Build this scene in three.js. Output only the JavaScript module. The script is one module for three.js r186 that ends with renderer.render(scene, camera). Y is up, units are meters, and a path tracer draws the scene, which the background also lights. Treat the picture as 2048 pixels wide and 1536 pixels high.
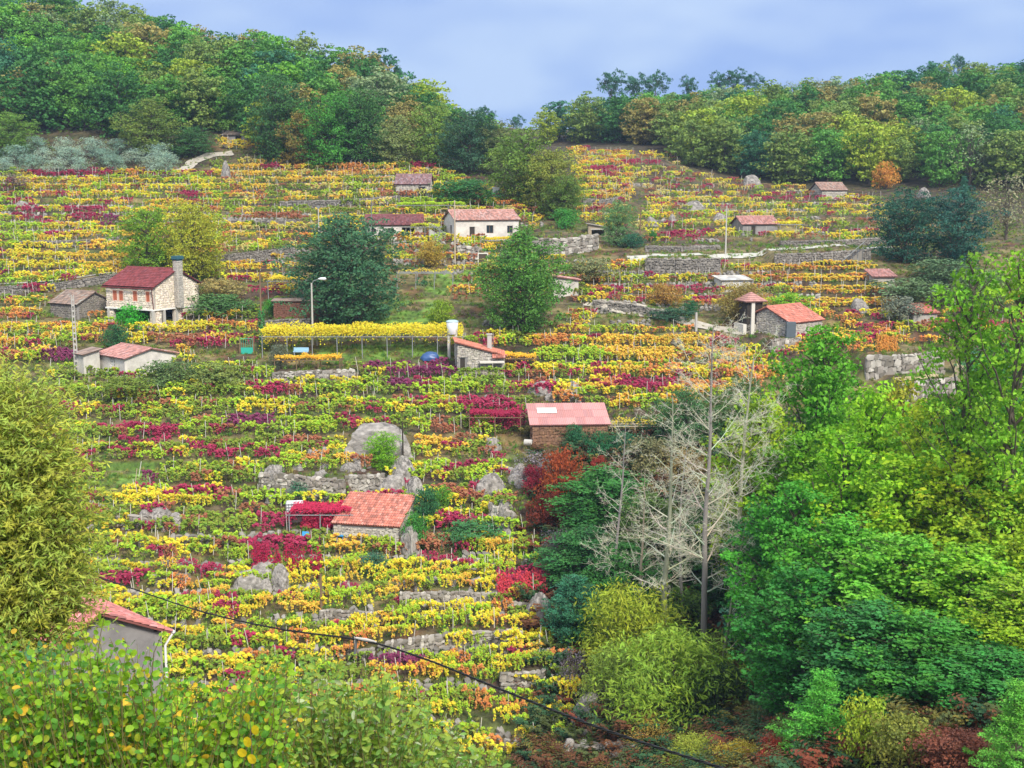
import * as THREE from 'three';
import { mergeGeometries } from 'three/addons/utils/BufferGeometryUtils.js';

// ---------------------------------------------------------------- camera, sky, sun, exposure
const scene = new THREE.Scene();
const F = 2472, PITCH = 8.92 * Math.PI / 180;               // focal length for a 2048-wide frame
const camera = new THREE.PerspectiveCamera(2 * Math.atan(768 / F) * 180 / Math.PI, 4 / 3, 0.3, 2500);
camera.position.set(0, 0, 0);
camera.rotation.x = -PITCH;
const renderer = new THREE.WebGLRenderer({ antialias: true });
renderer.toneMapping = THREE.LinearToneMapping;
renderer.toneMappingExposure = 2.9;
renderer.shadowMap.enabled = true;

function rng(seed) {
  let a = seed >>> 0;
  return () => { a = (a + 0x6d2b79f5) | 0; let t = Math.imul(a ^ (a >>> 15), 1 | a); t = (t + Math.imul(t ^ (t >>> 7), 61 | t)) ^ t; return ((t ^ (t >>> 14)) >>> 0) / 4294967296; };
}
function hash3(x, y, z) { let h = Math.imul(x, 374761393) ^ Math.imul(y, 668265263) ^ Math.imul(z, 2147483647 - 1274126177); h = Math.imul(h ^ (h >>> 13), 1274126177); return ((h ^ (h >>> 16)) >>> 0) / 4294967296; }
const sm = (t) => t * t * (3 - 2 * t), lerp = (a, b, t) => a + (b - a) * t, clamp = (x, a = 0, b = 1) => Math.min(b, Math.max(a, x));
const sstep = (a, b, x) => sm(clamp((x - a) / (b - a)));
function noise3(x, y, z) {
  const ix = Math.floor(x), iy = Math.floor(y), iz = Math.floor(z), fx = sm(x - ix), fy = sm(y - iy), fz = sm(z - iz);
  const c = (a, b, d) => hash3(ix + a, iy + b, iz + d);
  return lerp(lerp(lerp(c(0, 0, 0), c(1, 0, 0), fx), lerp(c(0, 1, 0), c(1, 1, 0), fx), fy), lerp(lerp(c(0, 0, 1), c(1, 0, 1), fx), lerp(c(0, 1, 1), c(1, 1, 1), fx), fy), fz);
}
const fbm = (x, y, z = 0, n = 4) => { let s = 0, a = 0.5, t = 0; for (let i = 0; i < n; i++) { s += a * noise3(x, y, z); t += a; a *= 0.5; x *= 2.03; y *= 2.03; z *= 2.03; } return s / t; };

{ // one overcast sky: thin blue-grey cloud low down, whiter cloud overhead
  const W = 1024, H = 512, data = new Float32Array(W * H * 4);
  for (let r = 0; r < H; r++) for (let c = 0; c < W; c++) {
    const el = ((r + 0.5) / H - 0.5) * Math.PI, az = ((c + 0.5) / W - 0.5) * 2 * Math.PI;
    const x = Math.cos(az) * Math.cos(el), y = Math.sin(el), z = Math.sin(az) * Math.cos(el);
    const k = 2.2 / (Math.max(y, 0) + 0.16);
    const cl = fbm(x * k + 3.1, y * 9 + 1.7, z * k + 8.3, 5), t = clamp((cl - 0.38) / 0.24);
    const up = sstep(0.06, 0.75, y);
    const lo = [lerp(0.122, 0.178, t), lerp(0.18, 0.235, t), lerp(0.315, 0.335, t)], hi = [lerp(0.38, 0.48, t), lerp(0.40, 0.49, t), lerp(0.45, 0.52, t)];
    const o = (r * W + c) * 4;
    for (let i = 0; i < 3; i++) data[o + i] = lerp(lo[i], hi[i], up);
    data[o + 3] = 1;
  }
  const t = new THREE.DataTexture(data, W, H, THREE.RGBAFormat, THREE.FloatType);
  t.mapping = THREE.EquirectangularReflectionMapping; t.magFilter = t.minFilter = THREE.LinearFilter; t.needsUpdate = true;
  scene.background = t; scene.environment = t;
}
const sun = new THREE.DirectionalLight(new THREE.Color(1, 0.93, 0.8), 1.5);
sun.position.set(95, 190, 60); sun.target.position.set(0, -15, -150); sun.castShadow = true; sun.shadow.radius = 22;
Object.assign(sun.shadow.camera, { left: -220, right: 220, top: 220, bottom: -220, near: 1, far: 700 });
scene.add(sun, sun.target);

// ---------------------------------------------------------------- naming
const used = new Map();
function numbered(n) { const k = used.get(n) ?? 0; used.set(n, k + 1); return k ? n + '_' + String(k).padStart(3, '0') : n; }
function tag(o, label, category, group, kind) { if (label) o.userData.label = label; if (category) o.userData.category = category; if (group) o.userData.group = group; if (kind) o.userData.kind = kind; return o; }
function thing(name, label, category, pos = [0, 0, 0], turn = 0, group) {
  const o = new THREE.Group(); o.name = numbered(name); o.position.set(...(pos.isVector3 ? pos.toArray() : pos)); o.rotation.y = turn; tag(o, label, category, group); scene.add(o); return o;
}
function mesh(name, geo, mat, parent, top = false) {
  const m = new THREE.Mesh(geo, mat); m.name = top ? numbered(name) : name; m.castShadow = m.receiveShadow = true; (parent ?? scene).add(m); return m;
}
const V = (x, y, z) => new THREE.Vector3(x, y, z);
const col = (hex) => new THREE.Color(hex);

// ---------------------------------------------------------------- geometry collector (positions, normals, vertex colours)
class MB {
  constructor() { this.p = []; this.n = []; this.c = []; this.i = []; }
  get count() { return this.p.length / 3; }
  vert(x, y, z, nx, ny, nz, c) { this.p.push(x, y, z); this.n.push(nx, ny, nz); this.c.push(c[0], c[1], c[2]); return this.p.length / 3 - 1; }
  quad(a, b, c, d, colr = [1, 1, 1]) {
    const ux = b[0] - a[0], uy = b[1] - a[1], uz = b[2] - a[2], vx = d[0] - a[0], vy = d[1] - a[1], vz = d[2] - a[2];
    let nx = uy * vz - uz * vy, ny = uz * vx - ux * vz, nz = ux * vy - uy * vx; const l = Math.hypot(nx, ny, nz) || 1; nx /= l; ny /= l; nz /= l;
    const k = this.count; for (const q of [a, b, c, d]) this.vert(q[0], q[1], q[2], nx, ny, nz, colr); this.i.push(k, k + 1, k + 2, k, k + 2, k + 3);
  }
  box(x0, x1, y0, y1, z0, z1, c = [1, 1, 1]) {
    this.quad([x0, y0, z1], [x1, y0, z1], [x1, y1, z1], [x0, y1, z1], c); this.quad([x1, y0, z0], [x0, y0, z0], [x0, y1, z0], [x1, y1, z0], c);
    this.quad([x1, y0, z1], [x1, y0, z0], [x1, y1, z0], [x1, y1, z1], c); this.quad([x0, y0, z0], [x0, y0, z1], [x0, y1, z1], [x0, y1, z0], c);
    this.quad([x0, y1, z1], [x1, y1, z1], [x1, y1, z0], [x0, y1, z0], c); this.quad([x0, y0, z0], [x1, y0, z0], [x1, y0, z1], [x0, y0, z1], c); return this;
  }
  tube(pts, radii, sides = 5, c = [1, 1, 1], cap = true) { // pts: array of [x,y,z]
    let px = 0.31, py = 0.1, pz = 0.94; const n = pts.length; let prev = -1;
    for (let k = 0; k < n; k++) {
      const a = pts[Math.max(0, k - 1)], b = pts[Math.min(n - 1, k + 1)]; let tx = b[0] - a[0], ty = b[1] - a[1], tz = b[2] - a[2]; const tl = Math.hypot(tx, ty, tz) || 1; tx /= tl; ty /= tl; tz /= tl;
      let d = px * tx + py * ty + pz * tz; px -= d * tx; py -= d * ty; pz -= d * tz; let pl = Math.hypot(px, py, pz);
      if (pl < 0.05) { px = ty; py = tz; pz = tx; d = px * tx + py * ty + pz * tz; px -= d * tx; py -= d * ty; pz -= d * tz; pl = Math.hypot(px, py, pz); }
      px /= pl; py /= pl; pz /= pl; const qx = ty * pz - tz * py, qy = tz * px - tx * pz, qz = tx * py - ty * px, base = this.count;
      for (let s = 0; s < sides; s++) { const an = s / sides * Math.PI * 2, ca = Math.cos(an), sa = Math.sin(an), nx = px * ca + qx * sa, ny = py * ca + qy * sa, nz = pz * ca + qz * sa; this.vert(pts[k][0] + nx * radii[k], pts[k][1] + ny * radii[k], pts[k][2] + nz * radii[k], nx, ny, nz, c); }
      if (prev >= 0) for (let s = 0; s < sides; s++) { const s2 = (s + 1) % sides; this.i.push(prev + s, prev + s2, base + s2, prev + s, base + s2, base + s); }
      prev = base;
    }
    if (cap) { const e = pts[n - 1], k = this.vert(e[0], e[1], e[2], 0, 1, 0, c); for (let s = 0; s < sides; s++) this.i.push(prev + s, prev + (s + 1) % sides, k); }
    return this;
  }
  // a folded leaf face: base, tip and two sides
  leaf(x, y, z, nx, ny, nz, tx, ty, tz, L, Wd, c) {
    const d = tx * nx + ty * ny + tz * nz; tx -= d * nx; ty -= d * ny; tz -= d * nz; const l = Math.hypot(tx, ty, tz) || 1; tx /= l; ty /= l; tz /= l;
    const bx = ny * tz - nz * ty, by = nz * tx - nx * tz, bz = nx * ty - ny * tx, k = this.count, h = L / 2, w = Wd / 2, f = Wd * 0.16;
    this.vert(x - tx * h, y - ty * h, z - tz * h, nx, ny, nz, c); this.vert(x + tx * h - nx * f, y + ty * h - ny * f, z + tz * h - nz * f, nx, ny, nz, c);
    const q = 0.45; this.vert(x + bx * w + nx * f, y + by * w + ny * f, z + bz * w + nz * f, nx - bx * q, ny - by * q, nz - bz * q, c); this.vert(x - bx * w + nx * f, y - by * w + ny * f, z - bz * w + nz * f, nx + bx * q, ny + by * q, nz + bz * q, c);
    this.i.push(k, k + 1, k + 2, k, k + 3, k + 1);
  }
  geo() {
    const g = new THREE.BufferGeometry(); g.setAttribute('position', new THREE.Float32BufferAttribute(this.p, 3)); g.setAttribute('normal', new THREE.Float32BufferAttribute(this.n, 3)); g.setAttribute('color', new THREE.Float32BufferAttribute(this.c, 3));
    g.setIndex(new THREE.BufferAttribute(this.count > 65535 ? new Uint32Array(this.i) : new Uint16Array(this.i), 1)); return g;
  }
}
const shade = (r, amount, warm = 0.06) => { const k = 1 + (r() - 0.5) * 2 * amount, w = (r() - 0.5) * 2 * warm; return [k * (1 + w), k, k * (1 - w)]; };
function unit(r) { const z = r() * 2 - 1, a = r() * 6.28318, s = Math.sqrt(1 - z * z); return [s * Math.cos(a), z, s * Math.sin(a)]; }

// ---------------------------------------------------------------- materials
const mats = new Map();
function mat(key, opt) { if (!mats.has(key)) { const m = new THREE.MeshStandardMaterial({ roughness: 0.9, vertexColors: true, ...opt }); m.name = key; mats.set(key, m); } return mats.get(key); }
function leafMat(hex, through = 0.32, rough = 0.75) {
  const k = 'leaf' + hex + through; if (!mats.has(k)) { const m = new THREE.MeshPhysicalMaterial({ color: col(hex), roughness: rough, vertexColors: true, side: THREE.DoubleSide, transmission: through, thickness: 0, specularIntensity: 0.35 }); m.name = 'leaf'; mats.set(k, m); } return mats.get(k);
}
// grain textures: tileable value noise, near-white so that the base colour rules
function noiseTex(seed, size, octaves, lo, hi, stretch = [1, 1]) {
  const d = new Uint8Array(size * size * 4), per = (x, y, n) => { const ix = Math.floor(x), iy = Math.floor(y), fx = sm(x - ix), fy = sm(y - iy), w = (a) => ((a % n) + n) % n, c = (a, b) => hash3(w(ix + a), w(iy + b), seed); return lerp(lerp(c(0, 0), c(1, 0), fx), lerp(c(0, 1), c(1, 1), fx), fy); };
  for (let y = 0; y < size; y++) for (let x = 0; x < size; x++) {
    let s = 0, a = 0.5, t = 0; for (let o = 0, n = 8; o < octaves; o++, n *= 2) { s += a * per(x / size * n * stretch[0], y / size * n * stretch[1], n * Math.max(...stretch)); t += a; a *= 0.62; }
    const v = 255 * clamp(lerp(lo, hi, clamp((s / t - 0.25) * 2)), 0, 1), o = (y * size + x) * 4; d[o] = d[o + 1] = d[o + 2] = v; d[o + 3] = 255;
  }
  const t = new THREE.DataTexture(d, size, size); t.wrapS = t.wrapT = THREE.RepeatWrapping; t.magFilter = THREE.LinearFilter; t.needsUpdate = true; return t;
}
const grain = noiseTex(5, 256, 5, 0.55, 1), rockGrain = noiseTex(9, 256, 6, 0.2, 1);
grain.colorSpace = THREE.SRGBColorSpace;
const M = {
  bark: mat('bark', { color: col('#5b5148') }), barkDark: mat('bark_dark', { color: col('#3c352e') }), vinewood: mat('vine_wood', { color: col('#4a3f36') }),
  stone: mat('stone', { color: col('#b5b0a8'), roughness: 0.95, flatShading: false }), stoneDark: mat('stone_dark', { color: col('#85807a'), roughness: 0.95 }), stonePale: mat('stone_pale', { color: col('#d6d1c8'), roughness: 0.95 }), stoneCream: mat('stone_cream', { color: col('#e0d6c8'), roughness: 0.95 }), stoneBrown: mat('stone_brown', { color: col('#8a6a55'), roughness: 0.95 }),
  core: mat('earth_core', { color: col('#85786a') }), mortar: mat('mortar', { color: col('#d2c8bc') }), plaster: mat('plaster', { color: col('#e6e0d8') }), plasterGrey: mat('plaster_grey', { color: col('#9b9796') }), concrete: mat('concrete', { color: col('#b9b6b0') }),
  tile: mat('tile', { color: col('#b8725e'), roughness: 0.85 }), tileRed: mat('tile_red', { color: col('#7c3a3e'), roughness: 0.85 }), tileOld: mat('tile_old', { color: col('#8d7a70'), roughness: 0.9 }), tilePink: mat('tile_pink', { color: col('#b0817a'), roughness: 0.85 }), tileOrange: mat('tile_orange', { color: col('#bd7868'), roughness: 0.85 }),
  sheetPink: mat('sheet_pink', { color: col('#c48c88'), roughness: 0.6 }), white: mat('white_paint', { color: col('#ecebe8'), roughness: 0.5 }), darkWood: mat('dark_wood', { color: col('#54483c') }), wood: mat('wood', { color: col('#7d6650') }), woodPale: mat('wood_pale', { color: col('#b9a992') }), shutter: mat('shutter', { color: col('#b8674a') }), metal: mat('metal', { color: col('#9aa0a4'), roughness: 0.4, metalness: 0.6 }), glass: mat('glass', { color: col('#2d3840'), roughness: 0.12 }),
  teal: mat('teal_paint', { color: col('#2fae9c'), roughness: 0.5 }), blue: mat('blue_plastic', { color: col('#1f8fd0'), roughness: 0.4 }), navy: mat('blue_sheet', { color: col('#3d5f96'), roughness: 0.4 }), tank: mat('tank_white', { color: col('#e2e6ea'), roughness: 0.35 }), cable: mat('cable_black', { color: col('#26262a'), roughness: 0.6 }), lichen: mat('lichen', { color: col('#c9cbb4') }), stake: mat('stake', { color: col('#cfcac2') }), path: mat('path', { color: col('#b3aca0') }), steel: mat('weathered_steel', { color: col('#8f9396'), roughness: 0.6 }),
};
for (const k of ['stone', 'stoneDark', 'stonePale', 'stoneCream', 'stoneBrown']) M[k].bumpMap = null;
// ---------------------------------------------------------------- lay of the land
const cP = Math.cos(PITCH), sP = Math.sin(PITCH);
function ray(u, v) { const a = (u - 1024) / F, b = -(v - 768) / F, y = b * cP - sP, z = -b * sP - cP; return [a / -z, y / -z]; }   // x and y per metre of depth
const at = (u, v, D) => { const [a, b] = ray(u, v); return V(a * D, b * D, -D); };
function project(x, y, z) { const yy = y * cP - z * sP, zz = y * sP + z * cP; return [1024 + F * x / -zz, 768 - F * yy / -zz, -zz]; }
const std = (v) => 143584 / (282 + v);
const ctrl = [];
const cp = (u, v, D) => { const p = at(u, v, D); ctrl.push([p.x, D, p.y]); };
for (const v of [1536, 1300, 1100, 900, 750, 600]) for (const u of [-150, 350, 850]) cp(u, v, std(v));
for (const [v, D] of [[1300, 88], [1100, 102], [900, 121], [750, 139], [600, 163], [510, 180]]) for (const u of [1350, 1750, 2150]) cp(u, v, D);
for (const u of [-100, 250, 600]) { cp(u, 480, 188); cp(u, 400, 210); cp(u, 348, 230); }
for (const [u, v, D] of [[850, 480, 186], [900, 420, 202], [800, 340, 228], [980, 350, 228], [1080, 440, 200], [1150, 420, 212], [1200, 480, 190], [1230, 380, 240], [1200, 310, 275], [1330, 318, 272], [1110, 292, 292],
  [1450, 490, 192], [1800, 485, 196], [1450, 430, 226], [1800, 430, 230], [1500, 385, 256], [1850, 388, 255], [2150, 390, 252], [1400, 345, 276],
  [0, 300, 242], [250, 300, 242], [450, 300, 246], [620, 318, 240], [-150, 190, 268], [200, 180, 272], [430, 185, 274], [620, 220, 270], [800, 255, 264], [930, 300, 256],
  [-200, 62, 312], [100, 70, 308], [330, 122, 298], [500, 166, 290], [640, 190, 288], [760, 222, 284], [870, 268, 278], [950, 298, 280], [1050, 300, 312],
  [1400, 265, 320], [1700, 260, 318], [2050, 235, 314], [1180, 268, 340], [1450, 232, 352], [1750, 212, 352], [2000, 190, 348], [2250, 185, 345]]) cp(u, v, D);
for (const [x, D, y] of [[-60, -10, -1], [0, -10, -1.6], [60, -10, -1], [-40, 4, -3.5], [0, 4, -3.8], [40, 4, -3.5], [-35, 14, -9], [0, 14, -10.5], [35, 14, -9], [-40, 32, -18], [0, 32, -21.5], [40, 32, -18], [-40, 50, -25], [-17, 50, -26], [0, 52, -31], [14, 50, -26], [25, 50, -23.2], [60, 50, -20], [0, 66, -36.5], [-30, 66, -33.5], [24, 62, -26.4], [40, 64, -25.5], [15, 74, -33.5], [30, 76, -30],
  [-170, 330, 46], [-90, 350, 40], [0, 380, 18], [80, 400, 24], [170, 400, 24], [-160, 430, 30], [0, 470, 5], [170, 470, 8], [-220, 200, 0], [-230, 100, -24], [240, 200, -2], [240, 100, -18], [-240, 300, 38], [250, 320, 20]]) ctrl.push([x, D, y]);
// thin-plate spline through the control points
const tps = (() => {
  const n = ctrl.length, N = n + 3, S = 100, A = Array.from({ length: N }, () => new Float64Array(N + 1)), phi = (r2) => (r2 > 1e-12 ? 0.5 * r2 * Math.log(r2) : 0);
  for (let i = 0; i < n; i++) {
    for (let j = 0; j < n; j++) { const dx = (ctrl[i][0] - ctrl[j][0]) / S, dz = (ctrl[i][1] - ctrl[j][1]) / S; A[i][j] = phi(dx * dx + dz * dz) + (i === j ? 0.0015 : 0); }
    A[i][n] = A[n][i] = 1; A[i][n + 1] = A[n + 1][i] = ctrl[i][0] / S; A[i][n + 2] = A[n + 2][i] = ctrl[i][1] / S; A[i][N] = ctrl[i][2];
  }
  for (let k = 0; k < N; k++) { let b = k; for (let i = k + 1; i < N; i++) if (Math.abs(A[i][k]) > Math.abs(A[b][k])) b = i; [A[k], A[b]] = [A[b], A[k]]; for (let i = 0; i < N; i++) if (i !== k) { const f = A[i][k] / A[k][k]; if (f) for (let j = k; j <= N; j++) A[i][j] -= f * A[k][j]; } }
  const w = A.map((r, i) => r[N] / r[i]);
  return (x, D) => { let s = w[n] + w[n + 1] * x / S + w[n + 2] * D / S; for (let i = 0; i < n; i++) { const dx = (x - ctrl[i][0]) / S, dz = (D - ctrl[i][1]) / S, r2 = dx * dx + dz * dz; if (r2 > 1e-12) s += w[i] * 0.5 * r2 * Math.log(r2); } return s; };
})();
// the base surface on a 1 m lattice
const LX0 = -260, LX1 = 280, LD0 = -20, LD1 = 480, LW = LX1 - LX0 + 1, LH = LD1 - LD0 + 1, lat = new Float32Array(LW * LH);
for (let j = 0; j < LH; j += 2) for (let i = 0; i < LW; i += 2) lat[j * LW + i] = tps(LX0 + i, LD0 + j);
for (let j = 0; j < LH; j += 2) for (let i = 1; i < LW; i += 2) lat[j * LW + i] = (lat[j * LW + i - 1] + lat[j * LW + i + 1]) / 2;
for (let j = 1; j < LH; j += 2) for (let i = 0; i < LW; i++) lat[j * LW + i] = (lat[(j - 1) * LW + i] + lat[(j + 1) * LW + i]) / 2;
function H(x, D) { const fx = clamp(x - LX0, 0, LW - 1.001), fd = clamp(D - LD0, 0, LH - 1.001), i = Math.floor(fx), j = Math.floor(fd), a = fx - i, b = fd - j, k = j * LW + i; return lerp(lerp(lat[k], lat[k + 1], a), lerp(lat[k + LW], lat[k + LW + 1], a), b); }
function hit(u, v, from = 66) { // where the line of sight meets the base surface
  const [a, b] = ray(u, v); let D = from, p = b * D - H(a * D, D);
  for (; D < 460; D += 0.5) { const q = b * D - H(a * D, D); if (q < 0) { let lo = D - 0.5, hi = D; for (let k = 0; k < 12; k++) { const m = (lo + hi) / 2; if (b * m - H(a * m, m) < 0) hi = m; else lo = m; } D = hi; break; } p = q; }
  return V(a * D, b * D, -D);
}
const pxm = (p) => F / -project(p.x, p.y, p.z)[2] * -1;
const scaleAt = (p) => F / project(p.x, p.y, p.z)[2];      // photograph pixels per metre at a point
const inPoly = (P, u, v) => { let s = false; for (let i = 0, j = P.length - 2; i < P.length; j = i, i += 2) if ((P[i + 1] > v) !== (P[j + 1] > v) && u < (P[j] - P[i]) * (v - P[i + 1]) / (P[j + 1] - P[i + 1]) + P[i]) s = !s; return s; };

// vineyard plots: outline on the slope, share of each leaf colour, cover
// colours: y yellow, g gold, o orange, r rust, c crimson, l lime, k olive green, p pale
const plots = [
  { P: [-80, 345, 430, 342, 440, 560, -80, 575], w: 'yyyyygglllorylck', c: 0.93 },
  { P: [430, 326, 850, 330, 1000, 385, 1090, 425, 1060, 480, 800, 480, 560, 505, 430, 545], w: 'yyyglorkkklkgpp', c: 0.86 },
  { P: [-80, 590, 90, 580, 200, 640, 520, 625, 530, 700, 340, 712, -80, 745], w: 'oorrggyyykkkcllc', c: 0.98 },
  { P: [100, 750, 340, 720, 550, 745, 900, 738, 1060, 735, 1065, 840, 1000, 900, 1010, 1000, 1080, 1130, 160, 1130], w: 'kkkkklllllyyrcck', c: 0.88 },
  { P: [120, 1130, 1080, 1130, 1110, 1250, 1150, 1400, 1180, 1536, 300, 1536], w: 'yyyylggllllkoyck', c: 0.86 },
  { P: [1060, 645, 1150, 628, 1330, 645, 1540, 720, 1560, 760, 1330, 830, 1060, 800], w: 'gggyyoolokrcyl', c: 0.98 },
  { P: [1140, 300, 1265, 306, 1275, 345, 1240, 480, 1160, 440], w: 'ggyyyyocrlp', c: 0.88 },
  { P: [1265, 306, 1350, 312, 1370, 345, 1345, 352, 1275, 345], w: 'prkyrp', c: 0.3 },
  { P: [1275, 345, 1345, 350, 1650, 388, 1640, 412, 1420, 395, 1300, 400], w: 'pyyrcpl', c: 0.38 },
  { P: [1345, 345, 1650, 385, 1770, 400, 1770, 490, 1240, 485, 1300, 400], w: 'gyyyyplcrlkp', c: 0.66 },
  { P: [1060, 520, 1480, 522, 1640, 600, 1480, 622, 1330, 640, 1150, 605, 1060, 600], w: 'yyylkkkrrcgo', c: 0.86 },
  { P: [1505, 530, 1735, 530, 1795, 620, 1600, 622], w: 'gggyygo', c: 1 },
  { P: [1600, 622, 1900, 630, 1900, 700, 1560, 715], w: 'ggyyoolkrc', c: 0.86 },
  { P: [760, 480, 1060, 480, 1060, 640, 930, 640, 880, 540, 780, 530], w: 'yyylkkrrgo', c: 0.6 },
  { P: [440, 500, 585, 490, 590, 600, 540, 610, 440, 560], w: 'yyyggkco', c: 0.65 },
  { P: [1900, 600, 2100, 600, 2100, 690, 1900, 690], w: 'yylkoc', c: 0.6 },
  { P: [850, 690, 1070, 660, 1070, 740, 850, 740], w: 'kkllyroc', c: 0.9 },
  { P: [440, 262, 530, 262, 530, 300, 440, 300], w: 'yyygp', c: 0.9 },
];
// patches of one colour: u, v, half width, half height, colour
const patches = [[140, 353, 75, 7, 'c'], [60, 432, 34, 15, 'c'], [165, 430, 42, 18, 'c'], [225, 449, 20, 13, 'm'], [110, 470, 25, 9, 'c'], [380, 402, 22, 9, 'c'], [390, 345, 30, 6, 'm'], [330, 345, 25, 8, 'c'], [540, 343, 22, 7, 'c'], [850, 333, 26, 6, 'c'], [80, 590, 65, 12, 'c'], [130, 725, 42, 12, 'm'], [430, 705, 42, 15, 'c'],
  [240, 862, 52, 14, 'c'], [290, 890, 46, 16, 'c'], [340, 870, 19, 15, 'c'], [470, 915, 56, 18, 'c'], [370, 930, 26, 11, 'c'], [285, 970, 26, 8, 'm'], [390, 985, 52, 11, 'c'], [150, 970, 20, 9, 'c'], [430, 880, 13, 14, 'c'], [560, 800, 27, 18, 'c'], [500, 855, 36, 8, 'm'], [820, 748, 95, 10, 'm'], [890, 735, 60, 10, 'c'], [1005, 735, 40, 9, 'c'], [800, 776, 32, 12, 'm'], [845, 776, 15, 14, 'c'], [700, 850, 20, 14, 'c'], [610, 885, 26, 13, 'r'], [975, 825, 50, 22, 'c'], [1020, 845, 34, 24, 'c'], [1090, 798, 32, 12, 'c'], [1190, 760, 22, 12, 'c'], [1300, 775, 62, 17, 'c'], [885, 860, 26, 14, 'r'], [920, 895, 26, 8, 'r'], [930, 945, 26, 8, 'c'], [900, 995, 26, 9, 'r'], [890, 1062, 46, 17, 'c'], [540, 1060, 52, 12, 'c'], [520, 1085, 42, 18, 'c'], [575, 1112, 62, 18, 'c'], [410, 1145, 42, 18, 'c'], [225, 1170, 45, 12, 'c'], [390, 1200, 26, 14, 'c'], [1045, 1172, 46, 18, 'c'], [950, 1285, 26, 10, 'c'], [930, 1312, 32, 14, 'r'], [790, 1345, 42, 14, 'm'], [1110, 1415, 22, 8, 'c'], [985, 1430, 24, 8, 'c'], [420, 1255, 30, 10, 'r'],
  [1395, 586, 46, 17, 'c'], [1420, 600, 30, 12, 'c'], [1390, 488, 32, 9, 'c'], [1340, 478, 42, 8, 'c'], [1335, 450, 16, 8, 'c'], [1400, 478, 26, 10, 'c'], [1550, 402, 24, 10, 'c'], [1500, 397, 16, 7, 'c'], [1450, 420, 12, 8, 'c'], [1720, 465, 22, 10, 'c'], [1758, 472, 16, 9, 'c'], [1280, 330, 40, 8, 'c'], [1210, 345, 30, 8, 'c'], [1740, 640, 18, 7, 'c'], [1960, 640, 28, 12, 'c'],
  [300, 1010, 95, 13, 'y'], [520, 1012, 60, 12, 'l'], [340, 1095, 62, 12, 'y'], [250, 1085, 40, 9, 'y'], [480, 1190, 55, 8, 'y'], [640, 1180, 60, 9, 'y'], [760, 1180, 60, 10, 'g'], [900, 1225, 90, 12, 'y'], [600, 1240, 70, 16, 'g'], [680, 1100, 60, 14, 'g'], [1050, 1360, 50, 14, 'y'], [1040, 1290, 40, 22, 'y'], [1140, 1400, 30, 16, 'y'], [620, 365, 70, 12, 'g'], [500, 345, 50, 10, 'g'], [700, 345, 60, 8, 'o'], [620, 420, 120, 14, 'k'], [550, 440, 80, 8, 'r'], [860, 410, 70, 9, 'l'], [40, 470, 50, 25, 'l'], [270, 520, 140, 30, 'g'], [70, 520, 70, 30, 'y'], [720, 800, 60, 14, 'l'], [900, 790, 60, 20, 'l'], [960, 770, 50, 16, 'k'], [440, 800, 50, 14, 'k'], [180, 770, 80, 16, 'k'], [340, 660, 80, 18, 'y'], [300, 680, 40, 14, 'y'], [380, 685, 40, 18, 'r'], [1300, 700, 120, 30, 'g'], [1150, 720, 70, 26, 'l'], [1240, 650, 90, 14, 'g'], [1100, 690, 50, 12, 'o'], [620, 860, 70, 14, 'l'], [570, 850, 60, 12, 'l'], [520, 830, 70, 14, 'y'], [860, 1100, 60, 20, 'r'], [1000, 1100, 40, 12, 'g'], [720, 925, 45, 14, 'g'], [640, 925, 30, 12, 'o'], [870, 900, 60, 10, 'g'], [230, 940, 50, 14, 'y']];
for (const b of patches) if (b[4] === 'c' || b[4] === 'm') { b[2] *= 1.05; b[3] *= 1.0; }
const bare = []; // ground kept clear of vines: u0, v0, u1, v1
const clear = (u0, v0, u1, v1) => bare.push([u0, v0, u1, v1]);
for (const b of [[205, 625, 360, 648], [88, 600, 180, 640], [150, 690, 350, 752], [640, 690, 900, 722], [740, 600, 880, 668], [640, 585, 780, 665], [785, 545, 910, 585], [790, 560, 880, 600], [915, 455, 1060, 480], [735, 455, 830, 478], [795, 372, 860, 392], [895, 705, 1080, 745], [630, 1035, 830, 1085], [575, 1020, 640, 1075], [1040, 850, 1240, 905], [1490, 640, 1670, 680], [1635, 380, 1740, 395], [1480, 455, 1610, 470], [1430, 560, 1510, 580], [530, 640, 640, 670], [930, 600, 1120, 670], [695, 860, 815, 925], [1740, 690, 1900, 760], [1060, 470, 1195, 512], [480, 690, 540, 715], [210, 925, 320, 965], [200, 985, 260, 1010], [1780, 420, 2060, 540], [1215, 470, 1290, 495], [1300, 490, 1800, 530], [1190, 612, 1480, 662], [540, 940, 780, 1000], [1120, 360, 1160, 430]]) bare.push(b);
function plotOf(u, v) { for (const b of bare) if (u > b[0] && u < b[2] && v > b[1] && v < b[3]) return null; for (const q of plots) if (inPoly(q.P, u, v)) return q; return null; }
const terrUV = (u, v) => { for (const q of plots) if (inPoly(q.P, u, v)) return 1; return 0; };
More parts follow.
